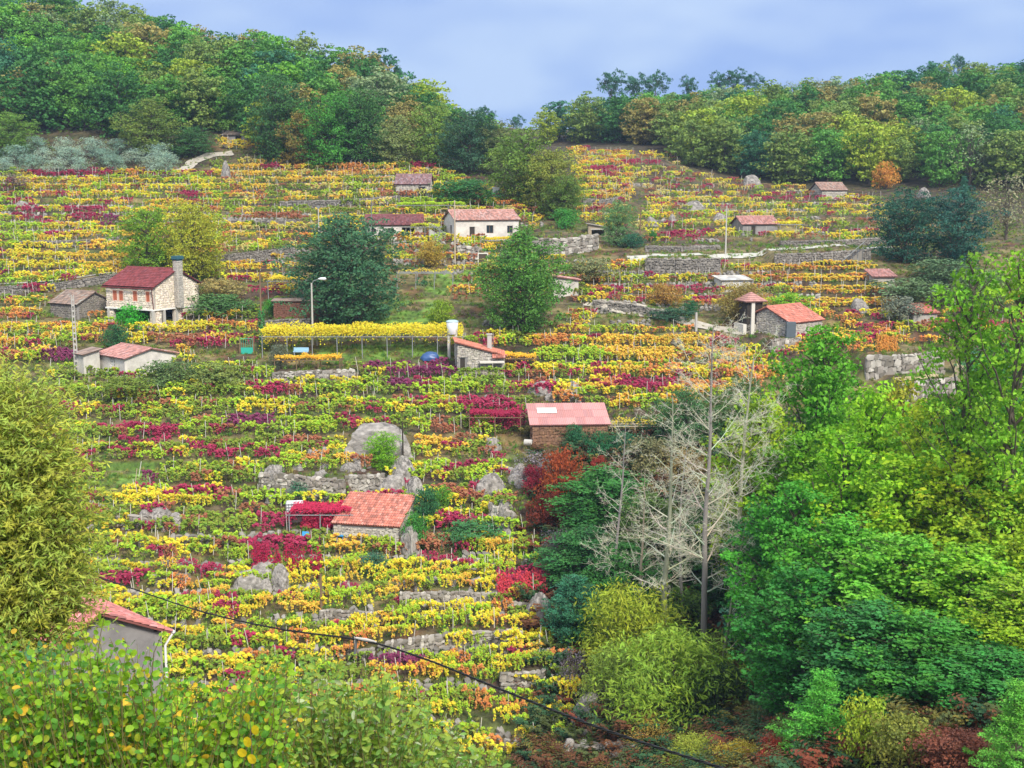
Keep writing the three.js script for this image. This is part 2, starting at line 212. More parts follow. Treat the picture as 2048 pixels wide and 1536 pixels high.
// how strongly the ground is terraced, on a 4 m lattice
const TW = 136, TH = 126, terr = new Float32Array(TW * TH);
for (let j = 0; j < TH; j++) for (let i = 0; i < TW; i++) { const x = -260 + i * 4, D = -20 + j * 4; if (D < 70) continue; const [u, v] = project(x, H(x, D), -D); terr[j * TW + i] = u > -400 && u < 2500 ? Math.max(terrUV(clamp(u, -70, 2090), v), terrUV(u, v)) : 0; }
const terraced = (x, D) => { const fx = clamp((x + 260) / 4, 0, TW - 1.01), fd = clamp((D + 20) / 4, 0, TH - 1.01), i = Math.floor(fx), j = Math.floor(fd), a = fx - i, b = fd - j, k = j * TW + i; return lerp(lerp(terr[k], terr[k + 1], a), lerp(terr[k + TW], terr[k + TW + 1], a), b); };
const STEP = 1.25, RISER = 0.16;
const level = (x, D) => H(x, D) + 0.5 * (noise3(x * 0.07, 3.3, D * 0.07) - 0.5) * STEP;
function slope(x, D) {
  const h = H(x, D), t = terraced(x, D), rough = (fbm(x * 0.35, 1.1, D * 0.35, 3) - 0.5) * 0.35 * (D < 60 ? 0.6 : 1);
  if (t < 0.01) return h + rough * 1.5;
  const q = level(x, D) / STEP, k = Math.floor(q), f = q - k, g = f < 1 - RISER ? 0.3 * f / (1 - RISER) : 0.3 + 0.7 * (f - 1 + RISER) / RISER;
  return h + t * (g - f) * STEP * 0.85 + rough * 0.5;
}

// retaining walls hold back the ground behind them
const W = [
  ['big dry-stone retaining wall of pale blocks by the ravine', [[1730, 760], [1800, 758], [1885, 748]], 2.7, 0.95, {}],
  ['lower stone wall under the pale footpath', [[1800, 800], [1910, 790]], 1.9, 0.8, {}],
  ['steep rubble retaining wall under the white house', [[1062, 508], [1120, 512], [1195, 500]], 2.4, 0.8, {}],
  ['stone wall beside the dark door under the yellow vines', [[915, 515], [958, 516]], 1.6, 0.6, {}],
  ['long dark wall above the pair of trees', [[428, 530], [500, 522], [590, 512]], 1.3, 0.5, { merge: 1 }],
  ['dark wall below the upper left vineyard', [[-20, 590], [120, 580], [240, 560]], 1.0, 0.5, { merge: 1 }],
  ['dark retaining wall below the pale road', [[1548, 530], [1640, 528], [1740, 520]], 1.6, 0.5, { merge: 1 }],
  ['grey-brown retaining wall below the grassy road verge', [[1290, 545], [1350, 548], [1440, 545]], 2.0, 0.55, { merge: 1 }],
  ['low stone kerb along the sloping lane', [[1185, 612], [1260, 620], [1335, 636]], 0.8, 0.5, { merge: 1 }],
  ['long pale terrace wall on the lower slope', [[770, 1308], [900, 1290], [1045, 1282]], 1.0, 0.55, { from: 70 }],
  ['stone terrace wall with red creeper near the gully', [[800, 1212], [900, 1210], [1010, 1212]], 1.15, 0.6, { from: 70 }],
  ['collapsed rubble wall behind the tiled shed', [[520, 985], [600, 990], [690, 1000]], 1.9, 0.65, {}],
  ['rubble wall left of the pair of leaning boulders', [[690, 985], [770, 980]], 1.6, 0.6, {}],
  ['low block wall under the golden vines at the field corner', [[545, 762], [640, 758], [710, 756]], 1.0, 0.6, {}],
  ['short stone wall behind the left creeper', [[260, 1050], [340, 1050]], 0.9, 0.6, {}],
  ['pale rubble wall at the lower edge of the slope', [[1130, 1520], [1210, 1516], [1290, 1520]], 1.1, 0.6, { from: 68 }],
  ['old wall below the brick ruin', [[530, 668], [625, 664]], 1.7, 0.6, { merge: 1 }],
  ['thin terrace wall across the upper left vineyard', [[40, 492], [150, 490], [255, 482]], 0.7, 0.45, { merge: 1 }],
  ['dark terrace wall above the long low house', [[560, 414], [700, 410], [800, 402]], 0.9, 0.45, { merge: 1 }],
  ['terrace wall in the upper middle vineyard', [[440, 450], [560, 450], [600, 446]], 0.7, 0.45, { merge: 1 }],
  ['roadside wall beside the dark pair of trees', [[1560, 494], [1680, 492], [1770, 486]], 0.9, 0.45, { merge: 1 }],
  ['roadside wall above the grassy verge', [[1290, 502], [1360, 504], [1440, 500]], 0.8, 0.45, { merge: 1 }],
  ['broken stone wall on the terrace left of the gully', [[980, 1040], [1030, 1060]], 1.6, 0.7, {}],
  ['terrace wall under the yellow row by the stout pole', [[640, 1235], [740, 1240], [790, 1238]], 0.7, 0.5, { from: 70 }],
  ['wall with ivy near the lichen trees', [[1540, 705], [1600, 700]], 1.5, 0.6, {}],
  ['curved pale terrace wall in the far right vineyard', [[1165, 408], [1210, 410], [1240, 404]], 1.0, 0.5, { merge: 1 }],
  ['short terrace wall beneath the big boulder', [[870, 1135], [1000, 1130]], 0.6, 0.5, { from: 70 }],
  ['terrace wall below the crimson vine above the gully', [[1000, 1225], [1075, 1230]], 1.0, 0.6, { from: 70 }],
  ['terrace wall at the foot of the vineyard, below the yellow bush', [[1000, 1375], [1090, 1368]], 1.1, 0.6, { from: 68 }],
  ['tumbled wall on the terrace under the bare patch', [[300, 1165], [380, 1160]], 0.6, 0.5, { from: 70 }],
];
const held = W.flatMap(([, pts, h, , o]) => { const P = pts.map(([u, v]) => hit(u, v, o.from)); return P.slice(1).map((b, k) => { const a = P[k], L = Math.hypot(b.x - a.x, b.z - a.z); return { a, b, L, cx: (b.x - a.x) / L, cz: (b.z - a.z) / L, h, first: k === 0, last: k === P.length - 2, x0: Math.min(a.x, b.x) - 12, x1: Math.max(a.x, b.x) + 12, d0: Math.min(-a.z, -b.z) - 4, d1: Math.max(-a.z, -b.z) + 12 }; }); });
const ground = (x, D) => { let y = slope(x, D); for (const w of held) if (x > w.x0 && x < w.x1 && D > w.d0 && D < w.d1) { const rx = x - w.a.x, rz = -D - w.a.z, s = rx * w.cx + rz * w.cz, n = -(rx * -w.cz + rz * w.cx), back = n - 0.2; if (back <= 0 || back > 11 || s < -2 || s > w.L + 2) continue; const e = (w.first ? sstep(-0.8, 0.5, s) : s < -0.05 ? 0 : 1) * (w.last ? sstep(w.L + 0.8, w.L - 0.5, s) : s > w.L + 0.05 ? 0 : 1), y0 = lerp(w.a.y, w.b.y, clamp(s / w.L)), top = y0 + w.h * 0.9 * e + back * 0.06; if (e > 0.01 && top > y) y = Math.min(top, y + w.h); } return y; };
const onGround = (u, v, from) => { const p = hit(u, v, from); p.y = ground(p.x, -p.z); return p; };

// ---------------------------------------------------------------- hillside (one sheet)
{
  const xs = [], ds = [];
  for (let x = -260; x < -110; x += 4) xs.push(x); for (let x = -110; x <= 125; x += 0.9) xs.push(x); for (let x = 127; x <= 280; x += 4) xs.push(x);
  for (let d = -20; d < 70; d += 1.5) ds.push(d); for (let d = 70; d <= 285; d += 0.42) ds.push(d); for (let d = 287; d <= 480; d += 4) ds.push(d);
  const n = xs.length, m = ds.length, pos = new Float32Array(n * m * 3), cl = new Float32Array(n * m * 3), uv = new Float32Array(n * m * 2), idx = new Uint32Array((n - 1) * (m - 1) * 6);
  const C = { earth: col('#5e4e40'), dry: col('#8c8054'), moss: col('#5f7236'), grass: col('#78a040'), litter: col('#7d4f34'), duff: col('#4a4334') };
  const lawns = [[640, 690, 905, 722, 'grass'], [740, 600, 880, 668, 'grass'], [210, 925, 320, 970, 'grass'], [190, 985, 270, 1012, 'grass'], [860, 540, 960, 590, 'grass'], [1260, 495, 1800, 530, 'dry'], [150, 1030, 215, 1100, 'grass'], [430, 300, 560, 330, 'dry']];
  for (let j = 0, k = 0; j < m; j++) for (let i = 0; i < n; i++, k++) {
    const x = xs[i], D = ds[j], y = ground(x, D); pos.set([x, y, -D], k * 3); uv.set([x / 7, D / 7], k * 2);
    const a = fbm(x * 0.09, 7.7, D * 0.09, 4), b = fbm(x * 0.5, 2.2, D * 0.5, 3), c = C.earth.clone();
    c.lerp(C.dry, sstep(0.42, 0.6, a)); c.lerp(C.moss, 0.75 * sstep(0.5, 0.62, b)); c.lerp(C.litter, 0.6 * sstep(0.55, 0.7, fbm(x * 0.8, 9.1, D * 0.8, 2)));
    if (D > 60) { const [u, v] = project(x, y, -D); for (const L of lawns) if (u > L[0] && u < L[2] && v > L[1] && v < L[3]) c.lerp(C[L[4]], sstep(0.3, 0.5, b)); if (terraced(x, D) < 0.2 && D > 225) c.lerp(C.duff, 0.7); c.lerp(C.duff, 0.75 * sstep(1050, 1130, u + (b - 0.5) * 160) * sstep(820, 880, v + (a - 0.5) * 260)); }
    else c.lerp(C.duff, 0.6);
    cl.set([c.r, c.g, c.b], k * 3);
  }
  for (let j = 0, o = 0; j < m - 1; j++) for (let i = 0; i < n - 1; i++) { const k = j * n + i; idx.set([k, k + 1, k + n + 1, k, k + n + 1, k + n], o); o += 6; }
  const g = new THREE.BufferGeometry(); g.setAttribute('position', new THREE.BufferAttribute(pos, 3)); g.setAttribute('color', new THREE.BufferAttribute(cl, 3)); g.setAttribute('uv', new THREE.BufferAttribute(uv, 2)); g.setIndex(new THREE.BufferAttribute(idx, 1)); g.computeVertexNormals();
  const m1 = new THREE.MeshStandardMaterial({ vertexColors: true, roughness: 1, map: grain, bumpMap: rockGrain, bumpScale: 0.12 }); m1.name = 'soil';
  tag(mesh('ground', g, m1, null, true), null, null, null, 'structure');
}
console.log('ground built');
// ---------------------------------------------------------------- landmarks for telling look-alikes apart
const landmarks = []; // [u, v, words]
const mark = (u, v, w) => landmarks.push([u, v, w]);
const ORD = ['', 'second ', 'third ', 'fourth ', 'fifth ', 'sixth ', 'seventh ', 'eighth ', 'ninth ', 'tenth '];
const ord = (k) => ORD[k] ?? (k + 1) + (k % 10 === 0 && k !== 10 ? 'st ' : k % 10 === 1 && k !== 11 ? 'nd ' : k % 10 === 2 && k !== 12 ? 'rd ' : 'th ');
const later = []; // {o, u, v, what, cat, group, marks}
function labelLater(o, u, v, what, category, group, pick) { tag(o, what, category, group); later.push({ o, u, v, what, pick }); }
function labelAll() {
  const bins = new Map();
  for (const e of later) { let best = null, bd = 1e9; for (const l of landmarks) { if (e.pick && !e.pick.test(l[2])) continue; const d = Math.hypot(e.u - l[0], (e.v - l[1]) * 1.4); if (d < bd) { bd = d; best = l; } } e.d = bd; e.l = best; const k = e.what + '|' + best[2]; if (!bins.has(k)) bins.set(k, []); bins.get(k).push(e); }
  for (const b of bins.values()) { b.sort((p, q) => p.d - q.d); b.forEach((e, k) => { e.o.userData.label = b.length === 1 ? `${e.what} by ${e.l[2]}` : `${e.what}, ${ord(k)}nearest to ${e.l[2]}`; }); }
}

// ---------------------------------------------------------------- tree crowns: lobes of small folded leaf faces around a limb skeleton
// unit tree: height 1 (y 0..1), half width 0.5
function limb(mb, r, a, b, r0, r1, sag = 0.06, sides = 5, n = 4) {
  const pts = [], rad = []; const L = Math.hypot(b[0] - a[0], b[1] - a[1], b[2] - a[2]);
  for (let k = 0; k <= n; k++) { const t = k / n, w = Math.sin(t * Math.PI) * L * sag; pts.push([lerp(a[0], b[0], t) + (r() - 0.5) * 2 * w, lerp(a[1], b[1], t) + (r() - 0.3) * w, lerp(a[2], b[2], t) + (r() - 0.5) * 2 * w]); rad.push(lerp(r0, r1, t)); }
  mb.tube(pts, rad, sides); return pts;
}
function makeTree(seed, o) { // built at its own proportions (height R, width 1), then stored one unit high
  const r = rng(seed), wood = new MB(), lv = new MB(), lobes = [], y0 = o.base ?? 0.2, n = o.lobes ?? 16, R = o.R ?? 1.1;
  const boughs = [];
  if (o.boughs) for (let k = 0; k < o.boughs; k++) { // sprays strung along rising boughs
    const t = (k + 0.5) / o.boughs, f = o.form === 'cone' ? 1 - 0.93 * t : o.form === 'tall' ? Math.sin(Math.PI * clamp(0.2 + 0.74 * t)) : Math.sqrt(Math.max(0.04, 1 - Math.pow((t - 0.36) / 0.66, 2))), a = k * 2.39996 + r() * 0.9, len = 0.5 * f * (0.68 + 0.5 * r()), rise = (o.rise ?? 0.5) * len * (0.6 + 0.8 * r()), by = (y0 + (0.97 - y0) * t) * R - rise * 0.6, tip = [Math.cos(a) * len, Math.min(R, by + rise), Math.sin(a) * len], m = Math.max(2, Math.round(len * (o.perBough ?? 11))), tint = 0.86 + r() * 0.28, hv = (r() - 0.5) * 2; boughs.push([[0, Math.max(0.02, by), 0], tip]);
    for (let q = 0; q < m; q++) { const s = lerp(0.3, 1.02, (q + r() * 0.6) / m), lr = (o.lobeR ?? 0.08) * (0.7 + r() * 0.6) * (1.15 - 0.35 * s); lobes.push([tip[0] * s + (r() - 0.5) * lr * 1.6, lerp(by, tip[1], s) + (r() - 0.4) * lr, tip[2] * s + (r() - 0.5) * lr * 1.6, lr, lr * (o.squash ?? 0.55), tint * (0.93 + r() * 0.14), hv]); }
  }
  else for (let k = 0; k < n; k++) { // lobes fill the outline
    const t = (k + 0.5) / n; let y, rad;
    if (o.form === 'cone') { y = y0 + (1 - y0) * Math.pow(t, 0.8); rad = 0.48 * (1 - (y - y0) / (1 - y0) * 0.9); }
    else if (o.form === 'tall') { y = y0 + (1 - y0) * t; rad = 0.46 * Math.sin(Math.PI * clamp(0.16 + 0.74 * (y - y0) / (1 - y0))); }
    else if (o.form === 'flat') { y = lerp(0.62, 0.95, t); rad = 0.45; }
    else { y = y0 + (1 - y0) * (0.1 + 0.84 * t); rad = 0.47 * Math.sqrt(Math.max(0.05, 1 - Math.pow(((y - y0) / (1 - y0) - 0.46) / 0.56, 2))); }
    const a = k * 2.39996 + r() * 1.2, lr = (o.lobeR ?? 0.17) * (0.7 + r() * 0.7), d = Math.max(0, rad - lr * 0.7) * (k % 4 === 0 ? 0.35 : 0.8 + r() * 0.35), lh = lr * (o.squash ?? 0.78);
    lobes.push([Math.cos(a) * d, Math.min(y * R, R - lh * 0.7), Math.sin(a) * d, lr, lh, 0.86 + r() * 0.28, (r() - 0.5) * 2]);
  }
  const top = [(r() - 0.5) * 0.06, R * (o.form === 'flat' ? 0.8 : 0.88), (r() - 0.5) * 0.06], tr = o.trunk ?? 0.022;
  const tp = limb(wood, r, [0, -0.08, 0], top, tr * 1.25, tr * 0.25, 0.02, 6, 7);
  for (const [p, q] of boughs) { const e = limb(wood, r, p, q, tr * 0.36, tr * 0.06, 0.06, 4, 4); for (let k = 0; k < (o.twigs ?? 2); k++) { const u = unit(r), b = e[1 + Math.floor(r() * 3)]; limb(wood, r, b, [b[0] + u[0] * 0.1, b[1] + Math.abs(u[1]) * 0.09, b[2] + u[2] * 0.1], tr * 0.1, tr * 0.03, 0.1, 3, 2); } }
  if (!o.boughs) for (const L of lobes) { const s = tp[Math.max(1, Math.min(6, Math.floor((L[1] * 0.78) / top[1] * 6)))]; const e = limb(wood, r, s, [L[0], L[1], L[2]], tr * 0.42, tr * 0.1, 0.1, 4, 3); for (let q = 0; q < (o.twigs ?? 3); q++) { const u = unit(r); limb(wood, r, e[2], [L[0] + u[0] * L[3] * 0.95, L[1] + u[1] * L[4] * 0.95, L[2] + u[2] * L[3] * 0.95], tr * 0.12, tr * 0.03, 0.12, 3, 2); } }
  const N = o.leaves, total = lobes.reduce((s, L) => s + L[3] * L[3], 0), S = o.leaf, asp = o.aspect ?? 0.62;
  for (const L of lobes) {
    const cnt = Math.round(N * L[3] * L[3] / total), cl = Math.max(o.boughs ? 3 : 6, Math.round(cnt / (o.clump ?? 26))); // sprays of leaves on the lobe
    for (let q = 0; q < cl; q++) {
      const u = unit(r); if (u[1] < -0.3 && r() < 0.55) u[1] *= -1; const rr = (o.rough ? 0.45 + 0.75 * r() : 0.6 + 0.5 * Math.sqrt(r())), cx = L[0] + u[0] * L[3] * rr, cy = L[1] + u[1] * L[4] * rr, cz = L[2] + u[2] * L[3] * rr, sp = L[3] * (o.spray ?? 0.3) * (0.7 + 0.7 * r());
      const tone = [L[5] * (1 + 0.09 * L[6] * 0.5), L[5], L[5] * (1 - 0.1 * L[6])], k1 = 0.88 + r() * 0.26, wv = (r() - 0.5) * (o.hue ?? 0.2);
      for (let m = 0; m < cnt / cl; m++) {
        const g = unit(r), x = cx + g[0] * sp, y = cy + g[1] * sp * 0.55 - (o.droop ?? 0) * sp * r() * 2, z = cz + g[2] * sp, up = 0.32;
        const w = unit(r); let nx = u[0] * 0.5 + w[0] * 0.75, ny = u[1] * 0.4 + up + w[1] * 0.6, nz = u[2] * 0.5 + w[2] * 0.75; const l = Math.hypot(nx, ny, nz) || 1; nx /= l; ny /= l; nz /= l;
        const t = unit(r); t[0] += g[0]; t[1] += g[1] - (o.droop ?? 0.2); t[2] += g[2]; const k2 = k1 * (0.84 + 0.32 * r()), s = S * (0.65 + 0.7 * r());
        lv.leaf(x, y, z, nx, ny, nz, t[0], t[1], t[2], s, s * asp, [tone[0] * k2 * (1 + wv), tone[1] * k2, tone[2] * k2 * (1 - wv * 0.6)]);
      }
    }
  }
  for (const mb of [wood, lv]) for (let i = 1; i < mb.p.length; i += 3) { mb.p[i] /= R; const a = mb.n[i - 1], b = mb.n[i] * R, c = mb.n[i + 1], l = Math.hypot(a, b, c) || 1; mb.n[i - 1] = a / l; mb.n[i] = b / l; mb.n[i + 1] = c / l; }
  return { wood: wood.geo(), leaf: lv.geo() };
}
// prototypes: far (woods on the hill), mid (single trees among the vines), near (ravine trees)
const far = [1, 2, 3, 4, 5, 6].map((s) => makeTree(100 + s, { R: 1.2, leaves: 4200, leaf: 0.05, boughs: 34, perBough: 9, lobeR: 0.12, squash: 0.6, base: 0.1, rise: 0.7, trunk: 0.018, twigs: 1, aspect: 0.72, clump: 16, spray: 0.5, form: s > 4 ? 'tall' : 'round' }));
const farBare = makeTree(140, { R: 1.2, leaves: 900, leaf: 0.045, lobes: 26, lobeR: 0.18, base: 0.14, trunk: 0.02, twigs: 6, spray: 0.5 });
const pine = makeTree(150, { R: 1.5, leaves: 1500, leaf: 0.08, aspect: 0.3, lobes: 9, lobeR: 0.22, squash: 0.5, form: 'flat', trunk: 0.022, base: 0.5 });
const mid = [1, 2, 3, 4].map((s) => makeTree(200 + s, { R: 1.12, leaves: 11000, leaf: 0.03, boughs: 60, perBough: 10, lobeR: 0.1, squash: 0.62, base: 0.06, rise: 0.8, trunk: 0.022, twigs: 2, aspect: 0.6, clump: 16, spray: 0.5, form: s === 4 ? 'tall' : 'round' }));
const oak = [1, 2].map((s) => makeTree(280 + s, { R: s === 1 ? 1.0 : 1.15, leaves: 18000, leaf: 0.025, boughs: 80, perBough: 12, lobeR: 0.09, squash: 0.65, base: 0.04, rise: 0.55, trunk: 0.024, twigs: 2, aspect: 0.6, clump: 18, spray: 0.5, form: s === 1 ? 'round' : 'tall' }));
const near = [1, 2, 3, 4, 5].map((s) => makeTree(300 + s, { R: 2.1, leaves: 19000, leaf: 0.034, boughs: 80, perBough: 11, lobeR: 0.08, squash: 0.9, base: 0.08, rise: 1.3, trunk: 0.026, twigs: 2, aspect: 0.68, clump: 14, spray: 0.7, form: 'tall', hue: 0.3 }));
const sparse = [1, 2].map((s) => makeTree(340 + s, { R: 3, leaves: 9000, leaf: 0.036, boughs: 56, perBough: 9, lobeR: 0.08, squash: 0.7, base: 0.1, rise: 1.3, trunk: 0.03, twigs: 3, aspect: 0.6, clump: 14, spray: 0.8, form: 'tall', hue: 0.3 }));
const bush = [1, 2, 3, 4].map((s) => makeTree(400 + s, { R: 0.7, leaves: 2800, leaf: 0.05, lobes: 18, lobeR: 0.19, base: 0.02, trunk: 0.02, twigs: 2, aspect: 0.55, clump: 14, spray: 0.42 }));
const willowBush = [1, 2].map((s) => makeTree(420 + s, { R: 0.75, leaves: 7000, leaf: 0.05, lobes: 26, lobeR: 0.17, base: 0.02, trunk: 0.012, twigs: 5, aspect: 0.26, clump: 12, spray: 0.5, droop: 0.5 }));
const conifer = [1, 2].map((s) => makeTree(440 + s, { R: 1.25, leaves: 14000, leaf: 0.034, aspect: 0.3, boughs: 90, perBough: 14, lobeR: 0.05, squash: 0.5, form: 'cone', base: 0.02, rise: 0.35, trunk: 0.014, clump: 14, spray: 0.8, droop: 0.1 }));
const olive = [1, 2, 3].map((s) => makeTree(460 + s, { R: 0.8, leaves: 2200, leaf: 0.055, aspect: 0.3, lobes: 13, lobeR: 0.2, base: 0.1, trunk: 0.03, clump: 16, spray: 0.5 }));
console.log('tree shapes built');
const rT = rng(77);
function plant(name, proto, p, width, height, hex, parent, through, wood = M.bark) {
  const g = new THREE.Group(); g.name = numbered(name); g.position.copy(p); g.rotation.y = rT() * 6.28; g.scale.set(width, height, width * (0.9 + rT() * 0.2)); scene.add(g);
  mesh('trunk', proto.wood, wood, g); mesh('crown', proto.leaf, leafMat(hex, through), g); return g;
}

// ---------------------------------------------------------------- woods on the hill
const green = { 'deep green': '#4a843f', 'mid green': '#6aa344', 'yellow-green': '#a3b83e', 'olive green': '#86a04e', 'dark blue-green': '#43805c', 'grey-green': '#93aa78', 'rusty brown-green': '#a49c58', 'bright green': '#78b43c' };
const leftWood = { P: [-120, 262, -120, 62, 100, 72, 330, 122, 500, 165, 640, 189, 760, 221, 870, 267, 950, 297, 1000, 312, 960, 322, 760, 300, 700, 322, 540, 318, 520, 285, 430, 282, 330, 268, 240, 280, 60, 262] };
const rightWood = { P: [1052, 296, 1110, 280, 1180, 268, 1450, 238, 1750, 216, 2000, 194, 2180, 188, 2180, 385, 1950, 382, 1800, 372, 1560, 372, 1380, 340, 1355, 300, 1230, 290, 1130, 284] };
const skyPts = [-200, -90, 320, -5, 400, 15, 500, 50, 640, 75, 760, 105, 850, 160, 900, 212, 1000, 236, 1040, 244, 1100, 206, 1190, 186, 1340, 184, 1500, 168, 1680, 160, 1850, 128, 2250, 122];
const skyline = (u) => { for (let k = 0; k < skyPts.length - 2; k += 2) if (u < skyPts[k + 2]) return lerp(skyPts[k + 1], skyPts[k + 3], clamp((u - skyPts[k]) / (skyPts[k + 2] - skyPts[k]))); return 122; };
function wood(area, seed, spacing, names, group, hmin, hmax) {
  const r = rng(seed), placed = []; let tries = 0; const P = area.P; let u0 = 1e9, u1 = -1e9, v0 = 1e9, v1 = -1e9; for (let i = 0; i < P.length; i += 2) { u0 = Math.min(u0, P[i]); u1 = Math.max(u1, P[i]); v0 = Math.min(v0, P[i + 1]); v1 = Math.max(v1, P[i + 1]); }
  while (tries++ < 5200) {
    const u = lerp(u0, u1, r()), v = lerp(v0, v1, r()); if (!inPoly(P, u, v)) continue; const p = hit(u, v, 150); if (placed.some((q) => Math.hypot(q.x - p.x, q.z - p.z) < spacing)) continue; placed.push(p);
    const k = names[Math.floor(r() * names.length)], h = clamp(at(u, skyline(u) + r() * 14 - 3, -p.z).y - p.y, 3.2, lerp(hmin, hmax, r())), w = h * (0.85 + r() * 0.35), bareTree = k === 'grey-green' && r() < 0.5;
    p.y -= 0.3; const t = plant('woodland_tree', bareTree ? farBare : far[Math.floor(r() * 6)], p, w, h, green[k]); const q = project(p.x, p.y + h * 0.6, p.z); labelLater(t, q[0], q[1], k + ' woodland tree', 'tree', group, /wood|hill|skyline|notch|track|grove|barn|pine|corner|spur|dome|orange/);
  }
  return placed.length;
}
const n1 = wood(leftWood, 11, 5.4, ['deep green', 'deep green', 'deep green', 'mid green', 'mid green', 'mid green', 'yellow-green', 'olive green', 'dark blue-green', 'bright green', 'bright green', 'grey-green', 'rusty brown-green'], 'trees of the wooded hill on the left', 9, 13.5);
const n2 = wood(rightWood, 12, 5.8, ['deep green', 'deep green', 'mid green', 'dark blue-green', 'olive green', 'olive green', 'grey-green', 'rusty brown-green', 'mid green', 'yellow-green', 'mid green'], 'trees of the wooded slope on the right', 9, 13.5);
console.log('woodland trees', n1, n2);
mark(60, 40, 'the top left corner of the wooded hill'); mark(330, 90, 'the left skyline hump of the wooded hill'); mark(640, 110, 'the skyline bend of the wooded hill'); mark(860, 190, 'the end of the left hill skyline'); mark(200, 190, 'the middle of the left wooded hill'); mark(460, 180, 'the wooded hollow above the old hut'); mark(60, 200, 'the left picture edge of the wooded hill');
mark(1090, 240, 'the notch between the two hills'); mark(1260, 200, 'the pine clump on the right skyline'); mark(1480, 260, 'the middle of the right wooded slope'); mark(1690, 230, 'the gold crowned right wood'); mark(1900, 180, 'the right skyline hump of the wood'); mark(2010, 290, 'the right picture edge of the wood'); mark(1850, 300, 'the dark wood above the orange tree'); mark(1430, 330, 'the left end of the right wood');
// ---------------------------------------------------------------- vines
const vineHex = { y: '#e6da42', g: '#e8c850', o: '#de9c58', r: '#b47858', c: '#b43c62', m: '#92406c', l: '#b2cc3c', k: '#90a63e', p: '#dccf80' };
const vineWord = { y: 'yellow', g: 'golden', o: 'orange', r: 'rust-coloured', c: 'crimson', m: 'purple-red', l: 'lime green', k: 'olive green', p: 'straw-coloured' };
function makeVine(seed, n, S) { // about 1.5 m of row: low trunk, two arms on a wire, leaves spread along and hanging
  const r = rng(seed), w = new MB(), lv = new MB(); limb(w, r, [0, -0.25, 0], [(r() - 0.5) * 0.2, 0.62, 0], 0.045, 0.03, 0.12, 5, 4); limb(w, r, [0, 0.6, 0], [-0.75, 0.8, (r() - 0.5) * 0.2], 0.025, 0.012, 0.05, 4, 3); limb(w, r, [0, 0.6, 0], [0.75, 0.82, (r() - 0.5) * 0.2], 0.025, 0.012, 0.05, 4, 3);
  const shoots = 11 + Math.floor(r() * 5);
  for (let s = 0; s < shoots; s++) {
    const x0 = (s / (shoots - 1) - 0.5) * 1.55 + (r() - 0.5) * 0.2, len = 0.45 + r() * 0.5, lean = (r() - 0.35) * 0.9, sx = (r() - 0.5) * 0.6; let end;
    const hang = r() < 0.35 ? -0.5 : 0.55;
    for (let k = 0, m = Math.round(n / shoots); k < m; k++) {
      const t = k / m, x = x0 + sx * t + (r() - 0.5) * 0.16, y = 0.84 + len * t * hang - t * t * 0.25 + (r() - 0.5) * 0.14, z = lean * t * 0.6 + (r() - 0.5) * 0.26; const g = unit(r); let nx = g[0] * 0.6, ny = 0.7 + g[1] * 0.4, nz = 0.45 + g[2] * 0.6; const l = Math.hypot(nx, ny, nz); const a = unit(r), sc = S * (0.7 + r() * 0.6), v = 0.78 + r() * 0.42, wv = (r() - 0.5) * 0.6;
      lv.leaf(x, y, z, nx / l, ny / l, nz / l, a[0], a[1] - 0.7, a[2], sc, sc * 0.95, [v * (1 - wv * 0.35), v * (1 + wv * 0.8), v]); end = [x, y, z];
    }
    if (end && s % 2) w.tube([[x0, 0.8, 0], [(x0 + end[0]) / 2, (0.8 + end[1]) / 2 + 0.04, end[2] / 2], end], [0.008, 0.006, 0.004], 3);
  }
  return { wood: w.geo(), leaf: lv.geo() };
}
const vines = [0, 1, 2, 3, 4, 5].map((k) => makeVine(500 + k, 150, 0.19)), vinesNear = [0, 1, 2, 3, 4].map((k) => makeVine(520 + k, 270, 0.135));
const stakeGeo = new MB().tube([[0, -0.3, 0], [0.02, 0.7, 0], [0, 1.55, 0.02]], [0.032, 0.032, 0.028], 5).geo();
const colourAt = (u, v, q, r) => {
  for (const b of patches) { const d = ((u - b[0]) / b[2]) ** 2 + ((v - b[1]) / b[3]) ** 2; if (d < 1 && r() < 0.93) return b[4]; }
  const n = fbm(u / 34, v / 15, 4.4, 2); return q.w[Math.floor(clamp((n - 0.26) / 0.5 * 0.75 + r() * 0.25, 0, 0.999) * q.w.length * 7.3) % q.w.length];
};
const all = [];
